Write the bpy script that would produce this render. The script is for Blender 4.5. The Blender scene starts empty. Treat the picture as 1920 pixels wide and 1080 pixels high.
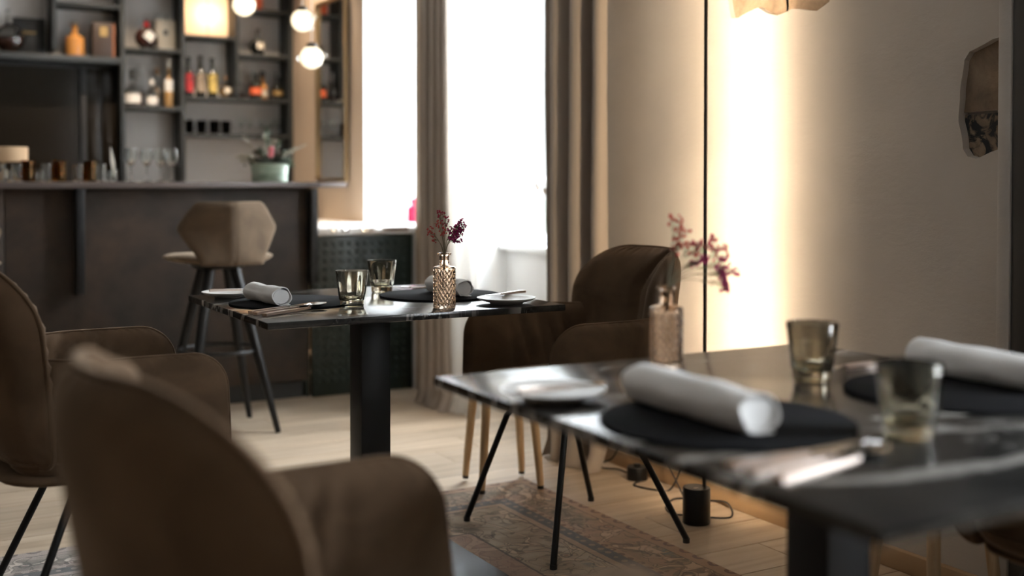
import bpy, bmesh, math, random
from mathutils import Vector, Matrix, noise
random.seed(4)
S = bpy.context.scene
COL = S.collection
R = math.radians
PI = math.pi

# ------------------------------------------------------------------ camera
cam = bpy.data.cameras.new('camera'); camo = bpy.data.objects.new('camera', cam); COL.objects.link(camo)
camo.location = (0, 0, 1.09)
camo.rotation_euler = (R(90 - 1.2), 0, -R(29.6))
cam.sensor_width = 36; cam.lens = 2150 / 1920 * 36
cam.shift_y = -(540 - 386) / 1920
cam.dof.use_dof = True; cam.dof.focus_distance = 3.05; cam.dof.aperture_fstop = 1.5
cam.dof.aperture_blades = 0
cam.clip_start = .02
S.camera = camo

# ------------------------------------------------------------------ world, exposure
w = bpy.data.worlds.new('world'); S.world = w; w.use_nodes = True
bg = w.node_tree.nodes['Background']; bg.inputs[0].default_value = (.87, .94, 1.0, 1); bg.inputs[1].default_value = 34.0
S.view_settings.view_transform = 'Standard'; S.view_settings.look = 'None'
S.view_settings.exposure = .72; S.view_settings.gamma = 1
S.view_settings.use_curve_mapping = False
S.cycles.max_bounces = 10; S.cycles.diffuse_bounces = 5; S.cycles.glossy_bounces = 4
S.cycles.transmission_bounces = 10; S.cycles.transparent_max_bounces = 12
S.cycles.sample_clamp_indirect = 6; S.cycles.use_denoising = True
S.cycles.caustics_reflective = False; S.cycles.caustics_refractive = True

def portal(x, y, z, sy, sz):
    l = bpy.data.lights.new('window_portal', 'AREA'); l.shape = 'RECTANGLE'; l.size = sz; l.size_y = sy
    l.cycles.is_portal = True
    o = bpy.data.objects.new('window_portal', l); COL.objects.link(o)
    o.location = (x, y, z); o.rotation_euler = (0, R(90), 0)
    return o
portal(3.12, 4.45, 1.63, 1.1, 1.7)
portal(3.12, 5.85, 1.65, .85, 1.7)
portal(3.12, -.125, 1.63, 1.35, 1.7)

# ------------------------------------------------------------------ materials
def mat(name, col, rough=.5, metal=0, **kw):
    m = bpy.data.materials.new(name); m.use_nodes = True
    b = m.node_tree.nodes['Principled BSDF']
    b.inputs['Base Color'].default_value = (*col, 1); b.inputs['Roughness'].default_value = rough
    b.inputs['Metallic'].default_value = metal
    for k, v in kw.items():
        b.inputs[k.replace('_', ' ')].default_value = v
    return m
class NT:
    def __init__(s, m):
        s.m = m; s.t = m.node_tree; s.b = s.t.nodes['Principled BSDF']
    def n(s, typ, **kw):
        x = s.t.nodes.new(typ)
        for k, v in kw.items(): setattr(x, k, v)
        return x
    def l(s, a, b): s.t.links.new(a, b)
    def coord(s, kind='Object', scale=(1, 1, 1), rot=(0, 0, 0), loc=(0, 0, 0)):
        mp = s.n('ShaderNodeMapping'); mp.inputs['Scale'].default_value = scale
        mp.inputs['Rotation'].default_value = rot; mp.inputs['Location'].default_value = loc
        if kind == 'World':
            g = s.n('ShaderNodeNewGeometry'); s.l(g.outputs['Position'], mp.inputs[0])
        else:
            g = s.n('ShaderNodeTexCoord'); s.l(g.outputs[kind], mp.inputs[0])
        return mp.outputs[0]
    def noise(s, vec, scale=5, detail=4, rough=.5, dist=0):
        x = s.n('ShaderNodeTexNoise'); x.inputs['Scale'].default_value = scale; x.inputs['Detail'].default_value = detail
        x.inputs['Roughness'].default_value = rough; x.inputs['Distortion'].default_value = dist
        s.l(vec, x.inputs['Vector']); return x
    def ramp(s, fac, stops):
        x = s.n('ShaderNodeValToRGB'); e = x.color_ramp.elements
        while len(e) < len(stops): e.new(.5)
        for i, (p, c) in enumerate(stops):
            e[i].position = p; e[i].color = (*c, 1) if len(c) == 3 else c
        s.l(fac, x.inputs[0]); return x.outputs[0]
    def mix(s, fac, a, b, blend='MIX'):
        x = s.n('ShaderNodeMix', data_type='RGBA', blend_type=blend)
        for v, i in ((fac, 0), (a, 6), (b, 7)):
            if hasattr(v, 'is_linked') or hasattr(v, 'links'): s.l(v, x.inputs[i])
            elif i == 0: x.inputs[0].default_value = v
            else: x.inputs[i].default_value = (*v, 1)
        return x.outputs[2]
    def math(s, op, a, b=0, c=0, clamp=False):
        x = s.n('ShaderNodeMath', operation=op, use_clamp=clamp)
        for i, v in enumerate((a, b, c)):
            if hasattr(v, 'links'): s.l(v, x.inputs[i])
            else: x.inputs[i].default_value = v
        return x.outputs[0]
    def bump(s, h, strength=.2, dist=.01):
        x = s.n('ShaderNodeBump'); x.inputs['Strength'].default_value = strength; x.inputs['Distance'].default_value = dist
        s.l(h, x.inputs['Height']); s.l(x.outputs[0], s.b.inputs['Normal'])
    def color(s, c): s.l(c, s.b.inputs['Base Color'])

def plaster(name, col, amt=.07, bump=.25):
    m = mat(name, col, .85); t = NT(m); v = t.coord('World')
    n1 = t.noise(v, 3, 5); d = tuple(c * (1 - amt * 2) for c in col)
    t.color(t.ramp(n1.outputs[0], [(.3, d), (.7, col)]))
    v2 = t.coord('World', (2, 1, 2.2)); n2 = t.noise(v2, 22, 6, .6, .4); n3 = t.noise(v, 160, 3)
    t.bump(t.math('ADD', n2.outputs[0], t.math('MULTIPLY', n3.outputs[0], .25)), bump, .006)
    return m
M = {}
M['plaster'] = plaster('beige_lime_plaster', (.50, .465, .43))
M['beige_wall'] = plaster('beige_painted_wall', (.47, .37, .28), .04, .1)
M['taupe_panel'] = plaster('taupe_painted_panel', (.70, .675, .65), .03, .05)
M['white_wall'] = plaster('white_limewashed_wall', (.83, .83, .82), .03, .08)
M['ceiling'] = mat('ceiling_white', (.52, .50, .47), .9)
M['dim_wall'] = plaster('darkened_unseen_wall', (.20, .165, .135), .04, .1)  # unseen walls, colour darkened so they bounce less light
M['white_paint'] = mat('white_gloss_paint', (.86, .87, .87), .35)
M['black_steel'] = mat('black_steel', (.008, .008, .009), .42, 0, Specular_IOR_Level=.3)
M['black_tube'] = mat('black_powder_coat', (.007, .007, .007), .34, 0, Specular_IOR_Level=.3)
M['shelf'] = mat('anthracite_shelf', (.022, .026, .027), .55)
M['dark_door'] = mat('dark_brown_door_paint', (.035, .032, .029), .6)
M['dark_glass'] = mat('dark_smoked_glass', (.014, .011, .008), .12, 0, Specular_IOR_Level=.22)
M['chrome'] = mat('polished_steel', (.80, .78, .76), .12, 1)
M['copper'] = mat('rose_steel', (.72, .60, .53), .3, 1)
M['brass'] = mat('brushed_brass', (.34, .24, .13), .4, 1)
M['porcelain'] = mat('white_porcelain', (.86, .85, .83), .3)
M['napkin'] = mat('white_napkin_cloth', (.88, .87, .86), .9, Sheen_Weight=.2)
M['felt'] = mat('black_felt', (.008, .008, .009), .95, Specular_IOR_Level=.08)
M['cord'] = mat('black_rubber', (.012, .012, .012), .6)
M['cork'] = mat('cork', (.35, .22, .12), .8)
M['black'] = mat('black_matt', (.012, .012, .012), .6)
M['black_glass'] = mat('black_bottle_glass', (.008, .009, .007), .12)
M['mirror'] = mat('mirror_silver', (.78, .78, .77), .03, 1)
M['red_glass'] = mat('crimson_lacquer', (.26, .006, .035), .3, 0, Specular_IOR_Level=.2)
M['orange'] = mat('orange_box', (.65, .12, .04), .6)
M['leaf'] = mat('sage_foliage', (.16, .20, .15), .8)
M['pale_leaf'] = mat('pale_dried_plume', (.52, .50, .42), .9)
M['dark_leaf'] = mat('dark_foliage', (.035, .04, .025), .8)
M['pink'] = mat('pink_petal', (.75, .22, .24), .7)
M['stem'] = mat('dried_stem', (.16, .14, .09), .8)
M['berry_magenta'] = mat('magenta_blossom', (.30, .008, .10), .7)
M['berry_coral'] = mat('coral_blossom', (.42, .045, .04), .7)
M['berry_dark'] = mat('crimson_blossom', (.33, .015, .05), .7)
M['pod'] = mat('brown_seed_pod', (.11, .07, .04), .8)
M['cream_label'] = mat('cream_label', (.62, .56, .46), .7)
M['white_label'] = mat('white_label', (.75, .74, .72), .6)
M['gold_print'] = mat('gold_print', (.45, .30, .12), .4, .6)
M['brown_box'] = mat('brown_leather_box', (.045, .028, .02), .5)
M['copper_edge'] = mat('copper_edge', (.35, .13, .06), .4, .5)
M['amber_liquid'] = mat('amber_spirit', (.42, .19, .05), .1)
M['dark_liquid'] = mat('dark_spirit', (.035, .012, .008), .1)
M['pale_liquid'] = mat('gold_spirit', (.42, .25, .10), .1)
M['thread'] = mat('red_thread', (.5, .05, .04), .7)
M['candle'] = mat('ivory_wax', (.8, .75, .65), .5)

def velvet():
    m = mat('brown_velvet', (.095, .062, .039), .85); t = NT(m); v = t.coord('Object')
    n = t.noise(v, 7, 4, .5, .6); n2 = t.noise(v, 60, 3)
    lw = t.n('ShaderNodeLayerWeight'); lw.inputs[0].default_value = .35
    c = t.ramp(n.outputs[0], [(.3, (.064, .039, .022)), (.65, (.112, .070, .041))])
    t.color(c)
    t.b.inputs['Sheen Weight'].default_value = .36; t.b.inputs['Sheen Roughness'].default_value = .38
    t.b.inputs['Sheen Tint'].default_value = (.85, .66, .48, 1)
    t.b.inputs['Specular IOR Level'].default_value = .15
    t.bump(n2.outputs[0], .12, .003)
    return m
M['velvet'] = velvet()
def curtain_m(name, col, trans=0):
    m = mat(name, col, .95, Sheen_Weight=.2); t = NT(m)
    v = t.coord('Object', (400, 400, 400)); n = t.noise(v, 1, 2)
    t.bump(n.outputs[0], .1, .001)
    if trans:
        tr = t.n('ShaderNodeBsdfTranslucent'); tr.inputs[0].default_value = (*col, 1)
        mx = t.n('ShaderNodeMixShader'); mx.inputs[0].default_value = trans
        t.l(t.b.outputs[0], mx.inputs[1]); t.l(tr.outputs[0], mx.inputs[2])
        t.l(mx.outputs[0], t.t.nodes['Material Output'].inputs[0])
    return m
M['curtain'] = curtain_m('taupe_curtain_cloth', (.42, .36, .305), .12)
M['sheer'] = curtain_m('off_white_linen', (.84, .82, .79), .6)

def marble(bands=()):
    m = mat('black_marble', (.02, .02, .02), .17); t = NT(m); v = t.coord('Object', (1, 1, 1), (0, 0, R(35)))
    def ridge(scale, width, vec, dist=.5, det=4):
        n = t.noise(vec, scale, det, .55, dist)
        return t.ramp(t.math('ABSOLUTE', t.math('SUBTRACT', n.outputs[0], .5)), [(0, (1, 1, 1)), (width, (0, 0, 0))])
    v2 = t.coord('Object', (.55, 1.7, 1), (0, 0, R(-28)), (3, 1, 0))
    mask = t.ramp(t.noise(v, 2.2, 3).outputs[0], [(.40, (0, 0, 0)), (.54, (1, 1, 1))])
    mask2 = t.ramp(t.noise(v, 3.4, 2).outputs[0], [(.50, (0, 0, 0)), (.60, (1, 1, 1))])
    big = t.math('MULTIPLY', ridge(1.9, .024, v2, .8), mask)
    fine = t.math('MULTIPLY', t.math('MULTIPLY', ridge(7, .010, v2, .6), mask2), .5)
    vs = t.coord('Object', (1, 1, .15), (0, 0, R(20)))
    streak = t.math('MULTIPLY', t.math('MULTIPLY', t.ramp(t.noise(vs, 42, 3, .5).outputs[0], [(.53, (0, 0, 0)), (.57, (1, 1, 1))]), t.ramp(t.noise(v, 3.4, 2).outputs[0], [(.44, (0, 0, 0)), (.54, (1, 1, 1))])), .5)
    gn = t.n('ShaderNodeNewGeometry'); gz = t.n('ShaderNodeSeparateXYZ'); t.l(gn.outputs['True Normal'], gz.inputs[0])
    streak = t.math('MULTIPLY', streak, t.math('LESS_THAN', gz.outputs[2], .5))   # seen on the sawn edges only
    tot = t.math('ADD', t.math('ADD', t.math('MULTIPLY', big, .6), fine), streak, clamp=True)
    n3 = t.noise(v, 14, 6, .65); base = t.ramp(n3.outputs[0], [(.3, (.010, .010, .010)), (.75, (.034, .032, .030))])
    if bands:   # broad veins that cross this slab, each y = A + B x + C exp(-(x + .5) / .07)
        vo = t.coord('Object'); sx = t.n('ShaderNodeSeparateXYZ'); t.l(vo, sx.inputs[0]); x, y = sx.outputs[0], sx.outputs[1]
        wob = t.math('SUBTRACT', t.noise(vo, 9, 4, .6).outputs[0], .5); rag = t.noise(vo, 30, 5, .65).outputs[0]
        ex = t.math('POWER', 2.718, t.math('MULTIPLY_ADD', x, -1 / .07, -.5 / .07))
        for (A, B, C, W, x0, amt) in bands:
            f = t.math('ADD', t.math('MULTIPLY_ADD', x, B, A), t.math('MULTIPLY', ex, C))
            d = t.math('ABSOLUTE', t.math('ADD', t.math('SUBTRACT', y, f), t.math('MULTIPLY', wob, .05)))
            d = t.math('DIVIDE', d, t.math('MULTIPLY_ADD', rag, W * 1.6, W * .15))
            bnd = t.math('MULTIPLY', t.ramp(d, [(.35, (1, 1, 1)), (1, (0, 0, 0))]), t.math('GREATER_THAN', x, x0))
            tot = t.math('ADD', tot, t.math('MULTIPLY', bnd, amt), clamp=True)
    t.color(t.mix(tot, base, (.58, .55, .51)))
    n4 = t.noise(v, 220, 3); t.bump(n4.outputs[0], .06, .001)
    return m
M['marble'] = marble()
M['marble_veined'] = marble([(-.385, -.02, .28, .024, -1, .34), (-.135, -.24, 0, .014, -.04, .6), (.42, -.12, 0, .012, -1, .4), (.115, -1.1, 0, .012, -1, .0)])

def oak(name, a, b, c, rough=.38):
    m = mat(name, b, rough); t = NT(m)
    oi = t.n('ShaderNodeObjectInfo')
    v = t.coord('World', (1.1, 14, 14))
    off = t.n('ShaderNodeVectorMath', operation='ADD'); t.l(v, off.inputs[0])
    cmb = t.n('ShaderNodeCombineXYZ'); t.l(t.math('MULTIPLY', oi.outputs['Random'], 40), cmb.inputs[0])
    t.l(t.math('MULTIPLY', oi.outputs['Random'], 17), cmb.inputs[1]); t.l(cmb.outputs[0], off.inputs[1])
    n = t.noise(off.outputs[0], 1.3, 6, .6, .8)
    col = t.ramp(n.outputs[0], [(.25, a), (.5, b), (.78, c)])
    k = t.noise(off.outputs[0], .6, 2, .5, 1.5)
    col = t.mix(t.ramp(k.outputs[0], [(.66, (0, 0, 0)), (.8, (.55, .55, .55))]), col, tuple(x * .45 for x in a))
    rnd = t.math('MULTIPLY_ADD', oi.outputs['Random'], .28, .86)
    mul = t.n('ShaderNodeVectorMath', operation='SCALE'); t.l(col, mul.inputs[0]); t.l(rnd, mul.inputs['Scale'])
    t.color(mul.outputs[0])
    t.bump(n.outputs[0], .12, .002)
    return m
M['oak'] = oak('pale_oak_boards', (.29, .21, .14), (.42, .325, .23), (.52, .425, .32))
M['oak_trim'] = mat('oak_skirting', (.36, .235, .13), .5)
def legwood():
    m = mat('pale_ash_wood', (.50, .35, .20), .5); t = NT(m); v = t.coord('Object', (60, 60, 4)); n = t.noise(v, 1, 4)
    t.color(t.ramp(n.outputs[0], [(.3, (.42, .28, .15)), (.7, (.56, .41, .25))])); return m
M['ash'] = legwood()

def rust():
    m = mat('rusty_brown_metal_laminate', (.05, .035, .027), .55, .0, Specular_IOR_Level=.2); t = NT(m); v = t.coord('Object')
    n = t.noise(v, 2.3, 7, .62, .5); n2 = t.noise(v, 11, 5)
    c = t.ramp(n.outputs[0], [(.28, (.014, .013, .012)), (.5, (.030, .023, .019)), (.72, (.066, .042, .029))])
    t.color(t.mix(.3, c, t.ramp(n2.outputs[0], [(.3, (.02, .018, .016)), (.7, (.07, .048, .035))])))
    return m
M['rust'] = rust()
M['counter'] = mat('brown_grey_counter', (.075, .058, .052), .35, .2)
M['green_sheet'] = mat('dark_green_sheet_metal', (.011, .018, .015), .38, .0, Specular_IOR_Level=.35)

def rug():
    # faded Persian pattern laid out on the rug's own plane (x to the long right edge, y to the far edge)
    m = mat('faded_persian_wool', (.3, .22, .16), .95); t = NT(m)
    v = t.coord('Object')
    sx = t.n('ShaderNodeSeparateXYZ'); t.l(v, sx.inputs[0])
    nz = t.noise(v, 9, 3, .5); 
    dv = t.n('ShaderNodeVectorMath', operation='MULTIPLY_ADD'); t.l(nz.outputs['Color'], dv.inputs[0])
    dv.inputs[1].default_value = (.28, .28, 0); t.l(v, dv.inputs[2])
    # scrolling vines: distorted rings
    vo = t.n('ShaderNodeTexVoronoi', feature='F1'); vo.inputs['Scale'].default_value = 4.6; vo.inputs['Randomness'].default_value = .7
    t.l(dv.outputs[0], vo.inputs['Vector'])
    ring = t.n('ShaderNodeMath', operation='SINE'); t.l(t.math('MULTIPLY', vo.outputs['Distance'], 34), ring.inputs[0])
    rg = t.ramp(ring.outputs[0], [(.45, (0, 0, 0)), (.8, (1, 1, 1))])
    vo2 = t.n('ShaderNodeTexVoronoi', feature='DISTANCE_TO_EDGE'); vo2.inputs['Scale'].default_value = 10
    t.l(dv.outputs[0], vo2.inputs['Vector'])
    e2 = t.ramp(vo2.outputs['Distance'], [(.03, (1, 1, 1)), (.09, (0, 0, 0))])
    big = t.noise(v, 5, 4, .55, 1.2)
    dx = t.math('ABSOLUTE', sx.outputs[0]); dy = t.math('ABSOLUTE', sx.outputs[1]); d0 = t.math('MINIMUM', dx, dy)
    fine = t.noise(v, 26, 3, .6, .8); d = t.math('ADD', d0, t.math('MULTIPLY', t.math('SUBTRACT', fine.outputs[0], .5), .008))
    def band(a, b_): return t.math('MULTIPLY', t.math('GREATER_THAN', d, a), t.math('LESS_THAN', d, b_))
    def rings(scale, r0, r1, rnd=.15):
        q = t.n('ShaderNodeTexVoronoi', feature='F1'); q.inputs['Scale'].default_value = scale; q.inputs['Randomness'].default_value = rnd
        t.l(dv2, q.inputs['Vector']); return t.math('MULTIPLY', t.math('GREATER_THAN', q.outputs['Distance'], r0), t.math('LESS_THAN', q.outputs['Distance'], r1))
    dvn = t.n('ShaderNodeVectorMath', operation='MULTIPLY_ADD'); t.l(fine.outputs['Color'], dvn.inputs[0]); dvn.inputs[1].default_value = (.012, .012, 0); t.l(v, dvn.inputs[2]); dv2 = dvn.outputs[0]
    base = t.ramp(big.outputs[0], [(.34, (.115, .095, .070)), (.47, (.20, .150, .105)), (.58, (.25, .165, .115)), (.70, (.13, .105, .08))])
    cream = t.ramp(big.outputs[0], [(.36, (.30, .245, .18)), (.55, (.24, .185, .13)), (.68, (.15, .115, .08))])
    c = t.mix(band(.26, .47), base, cream)
    # scrolls: light winding lines with dark outlines
    def ridge(scale, w_, off):
        n = t.noise(t.coord('Object', (1, 1, 1), (0, 0, 0), off), scale, 2, .4, .7)
        return t.math('ABSOLUTE', t.math('SUBTRACT', n.outputs[0], .5)), w_
    for (sc_, w_, off, col_, amt) in ((4.2, .030, (0, 0, 0), (.05, .04, .03), .45), (4.2, .016, (0, 0, 0), (.40, .29, .20), .75), (7.5, .022, (5, 2, 0), (.04, .033, .027), .5), (7.5, .010, (5, 2, 0), (.34, .25, .18), .6), (13, .018, (9, 4, 0), (.055, .042, .035), .55)):
        a_, _ = ridge(sc_, w_, off)
        c = t.mix(t.math('MULTIPLY', t.math('LESS_THAN', a_, w_), amt), c, col_)
    q1 = rings(8.5, .10, .16, .8); c = t.mix(t.math('MULTIPLY', q1, .6), c, (.045, .033, .028))
    q2 = rings(8.5, -1, .06, .8); c = t.mix(t.math('MULTIPLY', q2, .6), c, (.14, .05, .04))
    bl = t.noise(v, 3.6, 2, .5, 0)
    bm = t.math('MULTIPLY', t.ramp(bl.outputs[0], [(.58, (0, 0, 0)), (.62, (1, 1, 1))]), t.ramp(fine.outputs[0], [(.47, (0, 0, 0)), (.53, (.8, .8, .8))]))
    c = t.mix(bm, c, (.075, .095, .105))
    c = t.mix(band(-1, .045), c, (.24, .165, .115))
    c = t.mix(t.math('MULTIPLY', t.math('MULTIPLY', band(.004, .042), rings(15, .16, .34)), .75), c, (.07, .04, .035))
    c = t.mix(t.math('MULTIPLY', band(.045, .049), .7), c, (.06, .05, .04))
    c = t.mix(t.math('MULTIPLY', band(.168, .19), .8), c, (.26, .18, .125))
    c = t.mix(t.math('MULTIPLY', t.math('MULTIPLY', band(.165, .19), rings(22, .14, .30)), .7), c, (.08, .045, .035))
    c = t.mix(t.math('MULTIPLY', band(.19, .235), .85), c, (.065, .070, .075))
    c = t.mix(t.math('MULTIPLY', t.math('MULTIPLY', band(.198, .228), rings(24, -1, .26)), .8), c, (.22, .16, .12))
    c = t.mix(t.math('MULTIPLY', band(.235, .258), .8), c, (.26, .185, .13))
    c = t.mix(t.math('MULTIPLY', band(.258, .263), .8), c, (.05, .045, .04))
    c = t.mix(t.math('MULTIPLY', band(.47, .478), .8), c, (.06, .05, .045))
    c = t.mix(t.math('MULTIPLY', band(.478, 9), .55), c, (.24, .155, .115))
    c = t.mix(1.0, c, (1.3, 1.3, 1.3), 'MULTIPLY')
    # the light's greyer cast on the left half is painted into the wool
    gx = t.n('ShaderNodeMapRange'); t.l(sx.outputs[0], gx.inputs[0]); gx.inputs[1].default_value = -1.5; gx.inputs[2].default_value = -1.0
    gx.inputs[3].default_value = .65; gx.inputs[4].default_value = 0
    hs = t.n('ShaderNodeHueSaturation'); hs.inputs['Saturation'].default_value = .35; hs.inputs['Value'].default_value = 1.15; t.l(c, hs.inputs['Color'])
    c = t.mix(gx.outputs[0], c, hs.outputs[0])
    t.color(c)
    wv = t.coord('Object', (330, 220, 1)); wn = t.noise(wv, 1, 2); t.bump(wn.outputs[0], .5, .003)
    return m
M['rug'] = rug()

def stone_m(name, band=False):
    m = mat(name, (.17, .13, .10), .9); t = NT(m); v = t.coord('World')
    n = t.noise(v, 9, 7, .65, .4)
    c = t.ramp(n.outputs[0], [(.3, (.13, .095, .065)), (.5, (.24, .175, .12)), (.7, (.36, .28, .20))])
    if band:
        n2 = t.noise(v, 16, 5, .6, 1.2); c = t.mix(t.ramp(n2.outputs[0], [(.45, (0, 0, 0)), (.52, (1, 1, 1))]), c, (.025, .028, .03))
    t.color(c); t.bump(n.outputs[0], .6, .01)
    return m
M['stone'] = stone_m('weathered_sandstone'); M['stone_dark'] = stone_m('dark_flecked_sandstone', True)

def glass(name, col, ior=1.45, rough=0.0):
    m = bpy.data.materials.new(name); m.use_nodes = True; t = m.node_tree; t.nodes.clear()
    g = t.nodes.new('ShaderNodeBsdfGlass'); g.inputs['Color'].default_value = (*col, 1); g.inputs['IOR'].default_value = ior
    g.inputs['Roughness'].default_value = rough
    o = t.nodes.new('ShaderNodeOutputMaterial'); t.links.new(g.outputs[0], o.inputs[0]); return m
M['clear'] = glass('clear_glass', (.97, .98, .97))
M['smoke'] = glass('smoked_olive_glass', (.955, .94, .885))
M['smoke_base'] = glass('clear_foot_glass', (.97, .93, .84))
M['amber_vase'] = glass('rose_amber_glass', (.99, .915, .84))
M['amber_glass'] = glass('amber_glass', (.62, .42, .22))
M['grey_glass'] = glass('dark_grey_glass', (.22, .22, .23))
def pane():
    m = bpy.data.materials.new('window_pane_glass'); m.use_nodes = True; t = m.node_tree; t.nodes.clear()
    a = t.nodes.new('ShaderNodeBsdfTransparent'); b = t.nodes.new('ShaderNodeBsdfGlossy'); b.inputs['Roughness'].default_value = 0
    x = t.nodes.new('ShaderNodeMixShader'); x.inputs[0].default_value = .06
    o = t.nodes.new('ShaderNodeOutputMaterial')
    t.links.new(a.outputs[0], x.inputs[1]); t.links.new(b.outputs[0], x.inputs[2]); t.links.new(x.outputs[0], o.inputs[0]); return m
M['pane'] = pane()
def emit(name, col, s):
    m = bpy.data.materials.new(name); m.use_nodes = True; t = m.node_tree; t.nodes.clear()
    e = t.nodes.new('ShaderNodeEmission'); e.inputs[0].default_value = (*col, 1); e.inputs[1].default_value = s
    o = t.nodes.new('ShaderNodeOutputMaterial'); t.links.new(e.outputs[0], o.inputs[0]); return m
M['led'] = emit('warm_led_strip', (1, .77, .52), 250)
M['bulb'] = emit('warm_bulb_core', (1, .80, .55), 1.5)
M['lamp_bulb'] = emit('shade_lamp_bulb', (1, .72, .48), 20)
def shade_m():
    m = mat('warm_paper_shade', (.85, .72, .55), .9); t = NT(m)
    t.b.inputs['Emission Color'].default_value = (1, .62, .36, 1); t.b.inputs['Emission Strength'].default_value = .45
    tr = t.n('ShaderNodeBsdfTranslucent'); tr.inputs[0].default_value = (.95, .80, .62, 1)
    mx = t.n('ShaderNodeMixShader'); mx.inputs[0].default_value = .6
    t.l(t.b.outputs[0], mx.inputs[1]); t.l(tr.outputs[0], mx.inputs[2]); t.l(mx.outputs[0], t.t.nodes['Material Output'].inputs[0]); return m
M['shade'] = shade_m()
M['dull_shade'] = mat('unlit_tan_shade', (.42, .27, .15), .85)
def label_m(name, col, dark, scale=60, th=.56):
    m = mat(name, col, .7); t = NT(m); v = t.coord('Object'); n = t.noise(v, scale, 2, .5, .5)
    t.color(t.mix(t.ramp(n.outputs[0], [(th, (0, 0, 0)), (th + .03, (1, 1, 1))]), col, dark)); return m
M['red_label'] = label_m('red_printed_label', (.50, .03, .035), (.05, .01, .01))
M['taupe_label'] = label_m('taupe_printed_label', (.30, .24, .18), (.05, .04, .03))
M['yellow_label'] = label_m('yellow_printed_label', (.56, .42, .12), (.07, .05, .02))
def tin_m():
    m = mat('pale_green_tin', (.36, .44, .35), .55); t = NT(m); v = t.coord('Object', (3, 3, 14)); n = t.noise(v, 3, 4)
    t.color(t.ramp(n.outputs[0], [(.35, (.22, .30, .22)), (.65, (.42, .50, .40))])); return m
M['tin'] = tin_m()
def greymarble():
    m = mat('grey_white_marble', (.7, .7, .7), .3); t = NT(m); v = t.coord('Object'); n = t.noise(v, 14, 5, .6, 1)
    t.color(t.ramp(n.outputs[0], [(.35, (.40, .40, .40)), (.6, (.75, .75, .74))])); return m
M['white_marble'] = greymarble()

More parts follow.
